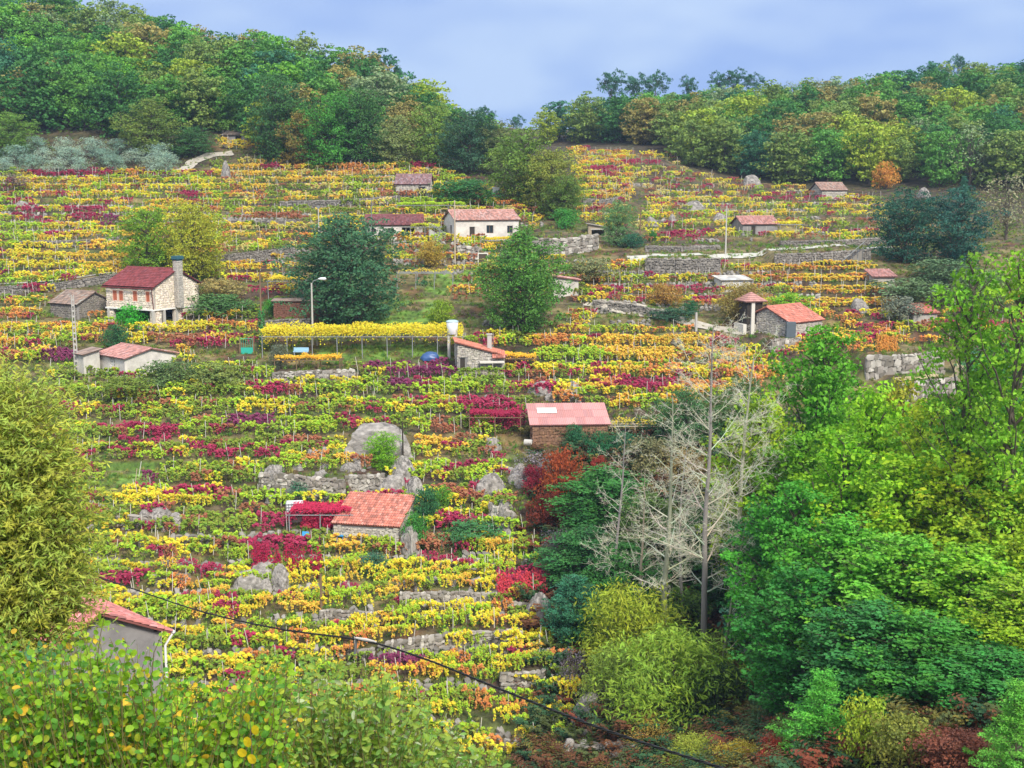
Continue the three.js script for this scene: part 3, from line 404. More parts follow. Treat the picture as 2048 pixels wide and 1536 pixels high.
{
  const r = rng(900);
  for (let x = -112; x < 125; x += 1.06) {
    let prev = level(x, 74);
    for (let D = 74.25; D < 300; D += 0.25) {
      const q = level(x, D), a = prev / STEP, b = q / STEP; prev = q; if (b <= a) continue;
      
      for (const off of D > 150 ? [0.06, 0.5] : [0.06, 0.4, 0.68]) if (Math.floor(a - off) !== Math.floor(b - off)) {
        const jx = x + (r() - 0.5) * 0.7, jd = D + (r() - 0.5) * (off > 0.3 ? 0.7 : 0.35), y = ground(jx, jd), [u, v] = project(jx, y, -jd); if (u < -40 || u > 2090 || v > 1580) continue;
        const pl = plotOf(u, v); if (!pl || r() > pl.c || fbm(jx * 0.16, 5.5, jd * 0.16, 3) < 0.26) continue;
        all.push({ x: jx, y, D: jd, u, v, k: colourAt(u, v, pl, r), turn: (r() - 0.5) * 0.9, s: 0.85 + r() * 0.4, h: pl.c >= 1 ? 0.75 : 0.85 + r() * 0.4, sh: Math.floor(r() * 6), tint: 0.86 + r() * 0.26, st: r() < 0.3 });
      }
    }
  }
  console.log('vines', all.length);
  // the 300 that show largest stand as single plants
  const hidden = (e) => (e.u < 330 && e.v > 1090) || (e.v > 1290 && e.u < 560 + (e.v - 1290) * 2.3) || e.u < 150 && e.v > 690 || e.v > 1525 || (e.u > 120 && e.u < 360 && e.v > 1180);
  all.sort((a, b) => a.D - b.D);
  let n = 0; const rest = [];
  for (const e of all) {
    if (n < 300 && !hidden(e)) {
      n++; const g = new THREE.Group(); g.name = numbered('grapevine'); g.position.set(e.x, e.y, -e.D); g.rotation.y = e.turn; g.scale.set(e.s, e.s * e.h, e.s); scene.add(g); const pr = vinesNear[e.sh % 5];
      mesh('trunk', pr.wood, M.vinewood, g); mesh('foliage', pr.leaf, leafMat(vineHex[e.k], 0.35), g); if (e.st) { const s = mesh('stake', stakeGeo, M.stake, g); s.position.set(0.5, 0, 0.1); s.rotation.z = (e.tint - 0.98) * 1.2; }
      labelLater(g, e.u, e.v, vineWord[e.k] + ' grapevine', 'vine', 'grapevines on the lower terraces', /boulder|shed|wall|bush|pole|creeper|gully|tank|cable|shrub|chair/);
    } else rest.push(e);
  }
  const vg = new THREE.Group(); vg.name = 'vineyard'; tag(vg, 'terraced vineyard of yellow, orange, green and crimson vines covering the slope', 'vineyard', null, 'stuff'); scene.add(vg);
  const m4 = new THREE.Matrix4(), q4 = new THREE.Quaternion(), e4 = new THREE.Euler(), c4 = new THREE.Color();
  const leafW = leafMat('#ffffff', 0.35);
  for (let k = 0; k < 6; k++) {
    const L = rest.filter((e) => e.sh === k), a = new THREE.InstancedMesh(vines[k].leaf, leafW, L.length), b = new THREE.InstancedMesh(vines[k].wood, M.vinewood, L.length); a.name = 'vine_foliage'; b.name = 'vine_wood'; a.castShadow = a.receiveShadow = b.castShadow = true;
    L.forEach((e, i) => { m4.compose(V(e.x, e.y, -e.D), q4.setFromEuler(e4.set(0, e.turn, 0)), V(e.s * 1.1, e.s * e.h * (e.D > 150 ? 0.82 : 0.95), e.s * (e.D > 150 ? 0.8 : 0.95))); a.setMatrixAt(i, m4); b.setMatrixAt(i, m4); c4.set(vineHex[e.k]).multiplyScalar(e.tint); a.setColorAt(i, c4); }); vg.add(a, b);
  }
  const S = rest.filter((e) => e.st), sI = new THREE.InstancedMesh(stakeGeo, M.stake, S.length); sI.name = 'vine_stake'; S.forEach((e, i) => { m4.compose(V(e.x + 0.4, e.y, -e.D + 0.1), q4.setFromEuler(e4.set((e.tint - 1) * 0.8, 0, (e.tint - 1) * 1.2)), V(1, 0.95 + e.s * 0.15, 1)); sI.setMatrixAt(i, m4); }); vg.add(sI);
}
// ---------------------------------------------------------------- grass and loose stone along the terraces
{
  const r = rng(901), tuft = new MB(); for (let k = 0; k < 16; k++) { const a = r() * 6.28, d = r() * 0.22, x = Math.cos(a) * d, z = Math.sin(a) * d, h = 0.12 + r() * 0.22, g = unit(r); tuft.leaf(x, h / 2, z, g[0], Math.abs(g[1]) * 0.5 + 0.2, g[2] + 0.5, g[0] * 0.5, 1, g[2] * 0.5, h * 1.2, 0.05, [0.85 + r() * 0.3, 0.9 + r() * 0.2, 0.9]); }
  const L = []; for (let k = 0; k < 140000 && L.length < 40000; k++) { const D = 74 + Math.pow(r(), 1.3) * 190, x = (r() * 2 - 1) * D * 0.45, [u, v] = project(x, H(x, D), -D); if (u < -30 || u > 2080) continue; if (fbm(x * 0.12, 8.8, D * 0.12, 3) < 0.4 && r() < 0.75) continue; L.push([x, D]); }
  const I = new THREE.InstancedMesh(tuft.geo(), leafMat('#fffffe', 0.3), L.length), m4 = new THREE.Matrix4(), q = new THREE.Quaternion(), e = new THREE.Euler(), c = new THREE.Color(), pal = ['#86a040', '#6f9a3a', '#9a9a54', '#7c843e', '#5f8f3c'].map(col); I.name = 'grass';
  L.forEach(([x, D], i) => { const s = 0.8 + r() * 0.9; m4.compose(V(x, ground(x, D) - 0.02, -D), q.setFromEuler(e.set(0, r() * 6.28, 0)), V(s, s * (0.7 + r() * 0.5), s)); I.setMatrixAt(i, m4); I.setColorAt(i, c.copy(pal[Math.floor(r() * 5)]).multiplyScalar(0.85 + r() * 0.3)); }); tag(I, 'weeds and rough grass between the vine rows', 'grass', null, 'stuff'); scene.add(I);
}
// stones: soft-cornered blocks
function rockGeo(seed, box = 0.34, amp = 0.32) {
  const r = rng(seed), g = new THREE.BoxGeometry(1, 1, 1, 2, 2, 2), p = g.attributes.position, n = new Map();
  for (let i = 0; i < p.count; i++) { const x = p.getX(i), y = p.getY(i), z = p.getZ(i), key = [x, y, z].join(); if (!n.has(key)) { const l = Math.hypot(x, y, z) || 1, k = lerp(0.58 / l, 1, box); n.set(key, [x * k + (r() - 0.5) * amp, y * k + (r() - 0.5) * amp, z * k + (r() - 0.5) * amp]); } const v = n.get(key); p.setXYZ(i, v[0], v[1], v[2]); }
  g.deleteAttribute('uv'); const t = g.toNonIndexed(); t.computeVertexNormals(); const k = 0.9 + r() * 0.2; t.setAttribute('color', new THREE.Float32BufferAttribute(new Float32Array(t.attributes.position.count * 3).fill(k), 3)); return t;
}
const rocks = [1, 2, 3, 4, 5, 6, 7].map((k) => rockGeo(600 + k));
{ // rubble lining the terrace steps
  const r = rng(902), L = [];
  for (let x = -105; x < 120; x += 0.62) { let prev = level(x, 76) / STEP; for (let D = 76.2; D < 270; D += 0.2) { const b = level(x, D) / STEP, a = prev; prev = b; if (b <= a || terraced(x, D) < 0.7) continue; if (Math.floor(a + RISER * 0.7) !== Math.floor(b + RISER * 0.7)) { const cover = fbm(x * 0.045, 6.1, D * 0.09, 3); if (cover < 0.53 || r() < 0.25) continue; const [u, v] = project(x, H(x, D), -D); if (u < -30 || u > 2080) continue; for (let k = 0; k < 3; k++) L.push([x + (r() - 0.5) * 0.3, ground(x, D + 0.15) - 0.35 + k * 0.26, D + (r() - 0.5) * 0.25 - 0.1 + k * 0.12]); } } }
  const m4 = new THREE.Matrix4(), q = new THREE.Quaternion(), e = new THREE.Euler(), c = new THREE.Color(), grp = new THREE.Group(); grp.name = 'terrace_rubble'; tag(grp, 'grey rubble stone lining the steps of the terraces', 'rubble', null, 'stuff'); scene.add(grp);
  for (let s = 0; s < 4; s++) { const P = L.filter((_, i) => i % 4 === s), I = new THREE.InstancedMesh(rocks[s], M.stone, P.length); I.name = 'rubble_stone'; P.forEach(([x, y, D], i) => { m4.compose(V(x, y, -D), q.setFromEuler(e.set(r() * 0.6, r() * 3, r() * 0.6)), V(0.42 + r() * 0.35, 0.26 + r() * 0.16, 0.4)); I.setMatrixAt(i, m4); I.setColorAt(i, c.setScalar(0.3 + r() * 0.45)); }); grp.add(I); }
  console.log('rubble', L.length);
}
// ---------------------------------------------------------------- dry-stone walls, boulders
const _m = new THREE.Matrix4(), _q = new THREE.Quaternion(), _e = new THREE.Euler(), _v = new THREE.Vector3(), _n3 = new THREE.Matrix3();
function addGeo(mb, g, x, y, z, rx, ry, rz, sx, sy, sz, c) {
  _m.compose(_v.set(x, y, z), _q.setFromEuler(_e.set(rx, ry, rz)), new THREE.Vector3(sx, sy, sz)); _n3.getNormalMatrix(_m); const p = g.attributes.position, n = g.attributes.normal, k = mb.count, a = new THREE.Vector3();
  for (let i = 0; i < p.count; i++) { a.fromBufferAttribute(p, i).applyMatrix4(_m); const b = new THREE.Vector3().fromBufferAttribute(n, i).applyMatrix3(_n3).normalize(); mb.vert(a.x, a.y, a.z, b.x, b.y, b.z, c); }
  if (g.index) for (let i = 0; i < g.index.count; i++) mb.i.push(k + g.index.getX(i)); else for (let i = 0; i < p.count; i++) mb.i.push(k + i);
}
// courses of stones over a face: calls put(x, y, w, h)
function courses(w, h, size, r, put) { let y = 0; while (y < h - 0.04) { const rh = Math.min(h - y, size * (0.4 + r() * 0.45)); let x = -size * r() * 0.5; while (x < w) { const sw = size * (0.4 + r() * r() * 1.2), a = Math.max(0, x), b = Math.min(w, x + sw); if (b - a > size * 0.15) put((a + b) / 2, y + rh / 2 + (r() - 0.5) * size * 0.2, b - a, rh * (0.8 + r() * 0.45)); x += sw; } y += rh; } }
const stoneTones = ['#a39e96', '#8e8982', '#777269', '#b8b3aa', '#857d74', '#989189'];
const stoneMats = stoneTones.map((h, k) => mat('wall_stone' + k, { color: col(h), roughness: 0.95 }));
const wallSpots = [];
function stoneWall(label, pts, h, size, seed, o = {}) {
  const r = rng(seed), P = pts.map(([u, v]) => hit(u, v, o.from)), g = tag(thing('stone_wall', label, 'wall', P[0], 0, o.group), null, null, null, 'thing'), mm = stoneMats; let n = 0; const merged = new MB(), core = new MB();
  for (let s = 0; s < P.length - 1; s++) {
    const a = P[s], b = P[s + 1], L = Math.hypot(b.x - a.x, b.z - a.z), an = Math.atan2(-(b.z - a.z), b.x - a.x), cx = Math.cos(an), sz = -Math.sin(an), fx = -sz, fz = cx;
    const place = (x, off) => [a.x - P[0].x + cx * x + fx * off, lerp(a.y, b.y, x / L) - P[0].y, a.z - P[0].z + sz * x + fz * off], c0 = place(0, -0.42), c1 = place(L, -0.42), c2 = place(L, 0.06), c3 = place(0, 0.06), top = h * 0.95 - 0.25, lift = (q, y) => [q[0], q[1] + y, q[2]];
    core.quad(lift(c3, -0.9), lift(c2, -0.9), lift(c2, top), lift(c3, top)); core.quad(lift(c3, top), lift(c2, top), lift(c1, top), lift(c0, top)); core.quad(lift(c1, -0.9), lift(c0, -0.9), lift(c0, top), lift(c1, top)); core.quad(lift(c0, -0.9), lift(c3, -0.9), lift(c3, top), lift(c0, top)); core.quad(lift(c2, -0.9), lift(c1, -0.9), lift(c1, top), lift(c2, top));
    courses(L, h + 0.3, size, r, (x, y, w, hh) => {
      const q = place(x, 0.08 + (r() - 0.5) * 0.12), geo = rocks[Math.floor(r() * 7)], dep = 0.42 + r() * 0.14, yy = q[1] + y - 0.3, rot = [(r() - 0.5) * 0.3, an + (r() - 0.5) * 0.4, (r() - 0.5) * 0.5];
      if (!o.merge && n < 290) { n++; const m = mesh('stone', geo, mm[Math.floor(r() * 6)], g); m.position.set(q[0], yy, q[2]); m.rotation.set(...rot); m.scale.set(w * 1.12, hh * 1.2, dep); } else { const k = (0.75 + r() * 0.45); addGeo(merged, geo, q[0], yy, q[2], ...rot, w * 1.06, hh * 1.08, dep, [k, k, k]); }
    });
  }
  mesh('core', core.geo(), M.core, g); if (merged.count) { const m = mesh('stonework', merged.geo(), M.stoneDark, g); m.userData.kind = 'stuff'; }
  return g;
}
W.forEach(([label, pts, h, s, o], k) => stoneWall(label, pts, h, s, 700 + k, o));
mark(1810, 730, 'the big dry-stone wall'); mark(905, 1280, 'the long pale terrace wall'); mark(905, 1195, 'the terrace wall with red creeper'); mark(600, 960, 'the collapsed rubble wall'); mark(1210, 1500, 'the pale rubble wall at the bottom');

function boulderGeo(seed) {
  const g = new THREE.IcosahedronGeometry(1, 22), p = g.attributes.position, c = [], r = rng(seed), cut = []; for (let k = 0; k < 12; k++) { const u = unit(r); cut.push([u[0], Math.abs(u[1]) * 0.6, u[2], 0.6 + r() * 0.2]); }
  for (let i = 0; i < p.count; i++) { let x = p.getX(i), y = p.getY(i), z = p.getZ(i); let k = 1 + (fbm(x * 1.4 + seed, y * 1.4, z * 1.4, 4) - 0.5) * 0.5; x *= k; y *= k; z *= k; for (const q of cut) { const d = x * q[0] + y * q[1] + z * q[2] - q[3]; if (d > 0) { x -= d * q[0] * 0.85; y -= d * q[1] * 0.85; z -= d * q[2] * 0.85; } } const f = (fbm(x * 7 + seed, y * 7, z * 7, 4) - 0.5) * 0.16; p.setXYZ(i, x * (1 + f), y * (1 + f), z * (1 + f)); const s = 0.45 + 0.9 * fbm(x * 12 + seed, y * 12, z * 12, 4), li = fbm(x * 6 + 9, y * 6 + seed, z * 6, 3) > 0.56 ? 1.4 : fbm(x * 4 + 2, y * 4 + seed, z * 4, 3) < 0.4 ? 0.62 : 1; c.push(s * li, s * li * 0.99, s * li * 0.96); }
  g.setAttribute('color', new THREE.Float32BufferAttribute(c, 3)); g.deleteAttribute('uv'); g.computeVertexNormals(); return g;
}
const boulders = [1, 2, 3, 4].map((k) => boulderGeo(k * 7)), granite = mat('granite', { color: col('#8f8b88'), roughness: 0.95 });
// u, v of the foot, width px, height px, label
for (const [i, [u, v, w, h, label]] of [[752, 928, 130, 60, 'huge rounded granite boulder behind the bright green bush'], [806, 965, 58, 42, 'rounded boulder below the huge boulder'], [785, 995, 54, 46, 'left of the two leaning boulders above the tiled shed'], [828, 1000, 48, 40, 'right of the two leaning boulders above the tiled shed'], [495, 1190, 80, 48, 'angular split boulder under the crimson creeper'], [560, 1178, 44, 44, 'upright grey boulder under the crimson creeper'], [525, 1160, 60, 36, 'flat topped boulder behind the split boulder'], [1082, 1258, 58, 62, 'tall granite outcrop at the edge of the gully'], [1185, 1462, 62, 46, 'white faced boulder below the cable'], [1720, 620, 36, 26, 'smooth grey boulder among the golden hedgerows'], [1505, 372, 44, 26, 'pale crag at the foot of the right wood'], [1392, 422, 44, 22, 'flat grey boulder in the far right vineyard'], [1345, 450, 18, 22, 'upright stone in the far right vineyard'], [1302, 452, 22, 18, 'small pale stone beside the far willow'], [1010, 1055, 48, 52, 'fractured rock face left of the gully'], [985, 1000, 56, 44, 'rock ledge above the gully'], [820, 1110, 42, 50, 'white upright rock between two poles'], [40, 415, 30, 16, 'lone pale boulder at the upper left'], [980, 806, 34, 20, 'round pale boulder in the green vines'], [1098, 1330, 30, 28, 'round stone at the gully rim'], [165, 1025, 24, 18, 'left of the small white boulders by the willow'], [197, 1028, 30, 22, 'right of the small white boulders by the willow'], [655, 998, 52, 30, 'pale flat rock on the collapsed wall'], [318, 1050, 52, 34, 'cluster-topping grey rock on the left terrace'], [820, 1000, 30, 20, 'small rock wedged by the leaning boulders'], [285, 1085, 30, 14, 'small white stone at the left terrace edge'], [625, 920, 26, 16, 'block on the wall end below the huge boulder'], [1850, 396, 26, 18, 'white rock below the dark right wood'], [1085, 790, 50, 22, 'low grey outcrop above the corrugated shed'], [540, 1005, 24, 14, 'loose white stone behind the water tank'], [985, 905, 34, 30, 'mossy rock beside the leaning props'], [450, 355, 18, 30, 'dark rock pile in the upper vineyard path'], [1160, 1440, 34, 40, 'dark split rock beside the white faced boulder'], [660, 1240, 26, 18, 'round stone below the stout pole'], [880, 930, 26, 12, 'thin ledge stone right of the huge boulder'], [1440, 440, 26, 16, 'grey stone near the utility pole in the far vineyard'], [960, 460, 36, 18, 'white slab behind the white house']].entries()) {
  const p = onGround(u, v, 68), s = scaleAt(p), g = mesh('boulder', boulders[i % 4], granite, null, true); g.position.set(p.x, p.y + h / s * 0.1, p.z - w / s * 0.4); g.scale.set(w / s / 1.5, h / s * 0.98, w / s / 2); g.rotation.y = i * 1.7; tag(g, label, 'boulder', 'granite boulders');
}
{ const r = rng(640); for (const [u0, v0, u1, v1, n] of [[520, 935, 780, 1000, 26], [950, 930, 1045, 1085, 26], [1040, 1215, 1115, 1345, 14], [150, 1000, 260, 1060, 9], [560, 870, 690, 920, 9], [800, 1170, 1010, 1215, 14], [1290, 395, 1640, 460, 14], [1085, 770, 1180, 800, 6], [470, 1130, 600, 1190, 7], [1110, 1480, 1290, 1530, 12], [250, 1030, 360, 1060, 8]]) for (let k = 0; k < n; k++) { const u = lerp(u0, u1, r()), v = lerp(v0, v1, r()), p = onGround(u, v, 66), w = (v > 500 ? 10 + r() * r() * 26 : 6 + r() * 9) / scaleAt(p), g = mesh('rock', boulders[k % 4], granite, null, true); g.position.set(p.x, p.y + w * 0.08, p.z); g.scale.set(w * 0.62, w * (0.32 + r() * 0.3), w * 0.55); g.rotation.set((r() - 0.5) * 0.5, r() * 6, (r() - 0.5) * 0.5); labelLater(g, u, v, w > 0.9 ? 'large loose grey rock' : 'small loose grey rock', 'rock', 'loose rocks on the terraces'); } }
mark(1450, 430, 'the far right vineyard stones'); mark(755, 885, 'the huge granite boulder'); mark(510, 1165, 'the split boulder'); mark(1085, 1235, 'the tall outcrop by the gully'); mark(1185, 1440, 'the white faced boulder'); mark(820, 1085, 'the white upright boulder'); mark(1010, 1030, 'the fractured boulder face'); mark(180, 1020, 'the small white boulders');

// ---------------------------------------------------------------- buildings
function panel(pts, holes, t) { // outer face at z = 0
  const s = new THREE.Shape(pts.map((p) => new THREE.Vector2(...p))); for (const [x0, y0, x1, y1] of holes) { const h = new THREE.Path(); h.moveTo(x0, y0); h.lineTo(x0, y1); h.lineTo(x1, y1); h.lineTo(x1, y0); h.closePath(); s.holes.push(h); }
  const g = new THREE.ExtrudeGeometry(s, { depth: t, bevelEnabled: false }); g.translate(0, 0, -t); return g;
}
function sheet(width, length, kind, seed, tone = 0.28) { // x centred, y up the slope from the eave, z outward
  const mb = new MB(), r = rng(seed); const pitch = kind === 'tile' ? 0.23 : kind === 'corr' ? 0.19 : 0.5, n = Math.max(2, Math.round(width / pitch)), pw = width / n, rows = kind === 'tile' ? Math.max(2, Math.round(length / 0.4)) : kind === 'corr' ? 3 : Math.max(1, Math.round(length / 1.2)), rl = length / rows, S = 4, amp = kind === 'tile' ? 0.075 : kind === 'corr' ? 0.045 : 0.0;
  for (let c = 0; c < n; c++) { const drift = kind === 'tile' ? (r() - 0.5) * 0.03 : 0; for (let j = 0; j < rows; j++) {
    const kk = kind === 'corr' ? hash3(Math.floor(c / 5), j, seed | 0) : r(), k = 1 + (kk - 0.5) * 2 * tone, w = (r() - 0.5) * tone * 0.5, pk1 = r(), cc = kind === 'tile' && pk1 < 0.1 ? [1.15, 1.5, 1.6] : kind === 'tile' && pk1 < 0.2 ? [0.6, 0.66, 0.68] : [k * (1 + w), k, k * (1 - w)], y0 = j * rl + drift, y1 = (j + 1) * rl + 0.03 + drift, lift = kind === 'tile' ? 0.045 : 0.015;
    for (let q = 0; q < S; q++) { const a = q / S, b = (q + 1) / S, za = Math.sin(a * Math.PI) * amp, zb = Math.sin(b * Math.PI) * amp, xa = -width / 2 + (c + a) * pw, xb = -width / 2 + (c + b) * pw; mb.quad([xa, y0, za + lift], [xb, y0, zb + lift], [xb, y1, zb], [xa, y1, za], cc); if (kind !== 'corr') mb.quad([xa, y0, za], [xb, y0, zb], [xb, y0, zb + lift], [xa, y0, za + lift], cc); }
  } }
  mb.box(-width / 2 + 0.02, width / 2 - 0.02, 0.03, length, -0.1, -0.012, [0.45, 0.42, 0.4]); return mb.geo();
}
function opening(g, face, o, kind) { // fittings in an opening, face: {pos, turn}
  const part = new THREE.Group(); part.name = kind === 'door' || kind === 'dark' ? 'door' : 'window'; part.position.copy(face.pos); part.rotation.y = face.turn; g.add(part); const inner = new THREE.Group(); inner.name = 'opening'; const { x0, y0, x1, y1 } = o;
  if (kind === 'window' || kind === 'grid') { const f = new MB(), t = 0.06; f.box(x0, x0 + t, y0, y1, -0.2, -0.12).box(x1 - t, x1, y0, y1, -0.2, -0.12).box(x0 + t, x1 - t, y0, y0 + t, -0.2, -0.12).box(x0 + t, x1 - t, y1 - t, y1, -0.2, -0.12).box((x0 + x1) / 2 - 0.03, (x0 + x1) / 2 + 0.03, y0 + t, y1 - t, -0.2, -0.12); mesh('frame', f.geo(), kind === 'grid' ? M.white : M.wood, part); mesh('pane', new MB().box(x0 + 0.02, x1 - 0.02, y0 + 0.02, y1 - 0.02, -0.18, -0.16).geo(), M.glass, part);
    if (kind === 'grid') { const b = new MB(); for (let k = 1; k < 4; k++) b.box(x0 + (x1 - x0) * k / 4 - 0.03, x0 + (x1 - x0) * k / 4 + 0.03, y0, y1, -0.06, -0.01); for (let k = 1; k < 4; k++) b.box(x0, x1, y0 + (y1 - y0) * k / 4 - 0.025, y0 + (y1 - y0) * k / 4 + 0.025, -0.09, -0.05); mesh('grille', b.geo(), M.white, part); } }
  else if (kind === 'shutter') { for (const s of [0, 1]) { const a = s ? (x0 + x1) / 2 + 0.01 : x0, b = s ? x1 : (x0 + x1) / 2 - 0.01, m = new MB().box(a, b, y0, y1, -0.06, -0.01); mesh('shutter', m.geo(), M.shutter, part); } const f = new MB(), t = 0.09; f.box(x0 - t, x0 - 0.005, y0 - t, y1 + t, -0.05, 0.05).box(x1 + 0.005, x1 + t, y0 - t, y1 + t, -0.05, 0.05).box(x0 - 0.005, x1 + 0.005, y1 + 0.005, y1 + t, -0.05, 0.05).box(x0 - 0.005, x1 + 0.005, y0 - t, y0 - 0.005, -0.05, 0.05); mesh('surround', f.geo(), mat('surround', { color: col('#e8c9b8') }), part); }
  else if (kind === 'door') { const m = new MB().box(x0 + 0.06, x1 - 0.06, y0, y1 - 0.06, -0.2, -0.14); mesh('leaf', m.geo(), M.barkDark, part); const f = new MB(); f.box(x0, x0 + 0.06, y0, y1, -0.22, -0.08).box(x1 - 0.06, x1, y0, y1, -0.22, -0.08).box(x0 + 0.06, x1 - 0.06, y1 - 0.06, y1, -0.22, -0.08); mesh('frame', f.geo(), M.concrete, part); }
  else { part.name = 'doorway'; mesh('lintel', new MB().box(x0 - 0.15, x1 + 0.15, y1 + 0.005, y1 + 0.2, -0.3, 0.04).geo(), M.concrete, part); }
  return part;
}
const blotch = noiseTex(21, 512, 6, 0.84, 1); blotch.colorSpace = THREE.SRGBColorSpace; blotch.repeat.set(0.16, 0.16);
const weathered = (m) => { const k = m.name + '_wall'; if (!mats.has(k)) { const c = m.clone(); c.name = k; c.map = blotch; c.bumpMap = blotch; c.bumpScale = 0.03; mats.set(k, c); } return mats.get(k); };
function house(o) {
  const p = o.p ?? onGround(o.u, o.v, o.from), g = thing(o.name, o.label, o.cat ?? 'house', p, o.rot ?? 0, o.group), { w, d, h } = o, rise = o.rise ?? 1.2, t = 0.35, sink = o.sink ?? 2, ov = o.ov ?? 0.3, type = o.roof ?? 'gable', wm = weathered(o.wall ?? M.plaster);
  g.position.x -= Math.sin(g.rotation.y) * d / 2; g.position.z -= Math.cos(g.rotation.y) * d / 2; if (o.up) g.position.y += o.up;
  const Y = type === 'gable' ? (x, z) => h + rise * (1 - Math.abs(z) / (d / 2)) : type === 'mono' ? (x, z) => h + rise * (0.5 - z / d) : type === 'side' ? (x) => h + rise * (0.5 - x / w) : () => h, cut = -0.1;
  const faces = { front: { pos: V(0, 0, d / 2), turn: 0, half: w / 2, y: (s) => Y(s, d / 2) }, back: { pos: V(0, 0, -d / 2), turn: Math.PI, half: w / 2, y: (s) => Y(-s, -d / 2) }, right: { pos: V(w / 2, 0, 0), turn: Math.PI / 2, half: d / 2 - t, y: (s) => Y(w / 2, -s) }, left: { pos: V(-w / 2, 0, 0), turn: -Math.PI / 2, half: d / 2 - t, y: (s) => Y(-w / 2, s) } };
  const sw = new MB(), r = rng(o.seed ?? 31);
  for (const [k, f] of Object.entries(faces)) {
    const ops = (o.open ?? []).filter((q) => q.f === k).map((q) => ({ ...q, x0: q.x - q.w / 2, x1: q.x + q.w / 2, y0: q.y, y1: q.y + q.h })), H2 = f.half;
    const outline = [[-H2, -sink], [H2, -sink], [H2, f.y(H2) + cut], ...(type === 'gable' && f.half !== w / 2 ? [[0, f.y(0) + cut]] : []), [-H2, f.y(-H2) + cut]];
    const m = mesh('wall', panel(outline, ops.map((q) => [q.x0, q.y0, q.x1, q.y1]), t), wm, g); m.position.copy(f.pos); m.rotation.y = f.turn;
    for (const q of ops) opening(g, f, q, q.t);
    if (o.stone && k !== 'back') courses(2 * H2, h + rise + 0.6, o.stone.size, r, (x, y, ww, hh) => { const X = x - H2, yy = y - 0.6; if (yy + hh / 2 > Math.min(f.y(clamp(X - ww / 2, -H2, H2)), f.y(clamp(X + ww / 2, -H2, H2))) + cut) return; for (const q of ops) if (X + ww / 2 > q.x0 - 0.05 && X - ww / 2 < q.x1 + 0.05 && yy + hh / 2 > q.y0 && yy - hh / 2 < q.y1) return; const k1 = 0.78 + r() * 0.4, a = f.turn, lx = X, px = f.pos.x + Math.cos(a) * lx, pz = f.pos.z - Math.sin(a) * lx; addGeo(sw, rocks[Math.floor(r() * 7)], px, yy, pz, 0, a, (r() - 0.5) * 0.15, ww * 0.98, hh * 0.98, 0.13 + r() * 0.08, [k1, k1 * (0.96 + r() * 0.05), k1 * (0.9 + r() * 0.1)]); });
  }
  if (sw.count) { const m = mesh('stonework', sw.geo(), o.stone.mat, g); m.userData.kind = 'stuff'; }
  const rm = o.roofMat ?? M.tile, kind = o.kind ?? 'tile';
  const lay = (parentTurn, width, run, rs, eaveY, off) => { const a = Math.atan2(rs, run), L = run / Math.cos(a), piv = new THREE.Group(); piv.name = 'roof_slope'; const m = new THREE.Mesh(sheet(width, L, kind, (o.seed ?? 31) + parentTurn * 10, o.tone), rm); m.name = 'roof'; m.castShadow = m.receiveShadow = true; const th = -(Math.PI / 2 - a); m.rotation.order = 'YXZ'; m.rotation.set(th, parentTurn, 0); m.position.set(Math.sin(parentTurn) * off, eaveY, Math.cos(parentTurn) * off); g.add(m); return m; };
  if (type === 'gable') { const rs = rise * (d / 2 + ov) / (d / 2), e = h - rise * ov / (d / 2); lay(0, w + 2 * ov, d / 2 + ov, rs, e, d / 2 + ov); lay(Math.PI, w + 2 * ov, d / 2 + ov, rs, e, d / 2 + ov); const rb = new MB(); rb.tube([[-w / 2 - ov, h + rise + 0.03, 0], [0, h + rise + 0.03, 0], [w / 2 + ov, h + rise + 0.03, 0]], [0.13, 0.13, 0.13], 8); mesh('ridge', rb.geo(), rm, g); }
  else if (type === 'mono') lay(0, w + 2 * ov, d + 2 * ov, rise * (d + 2 * ov) / d, h - rise * ov / d, d / 2 + ov);
  else if (type === 'side') lay(Math.PI / 2, d + 2 * ov, w + 2 * ov, rise * (w + 2 * ov) / w, h - rise * ov / w, w / 2 + ov);
  else { const mb = new MB(), ex = w / 2 + ov, ez = d / 2 + ov, top = [0, h + rise, 0], q = [[-ex, h - 0.05, ez], [ex, h - 0.05, ez], [ex, h - 0.05, -ez], [-ex, h - 0.05, -ez]]; for (let k = 0; k < 4; k++) { const a = q[k], b = q[(k + 1) % 4]; for (let j = 0; j < 5; j++) for (let i = 0; i < 6; i++) { const t0 = j / 5, t1 = (j + 1) / 5, L = (s, t) => [0, 1, 2].map((n) => lerp(lerp(a[n], b[n], s), top[n], t)), z = (j ? 0.03 : 0.02), kk = 0.85 + r() * 0.3; const A = L(i / 6, t0), B = L((i + 1) / 6, t0), C = L((i + 1) / 6, t1), Dd = L(i / 6, t1); A[1] += z; B[1] += z; mb.quad(A, B, C, Dd, [kk, kk, kk]); } } mb.box(-ex, ex, h - 0.16, h - 0.07, -ez, ez, [0.5, 0.5, 0.5]); mesh('roof', mb.geo(), rm, g); }
  return g;
}
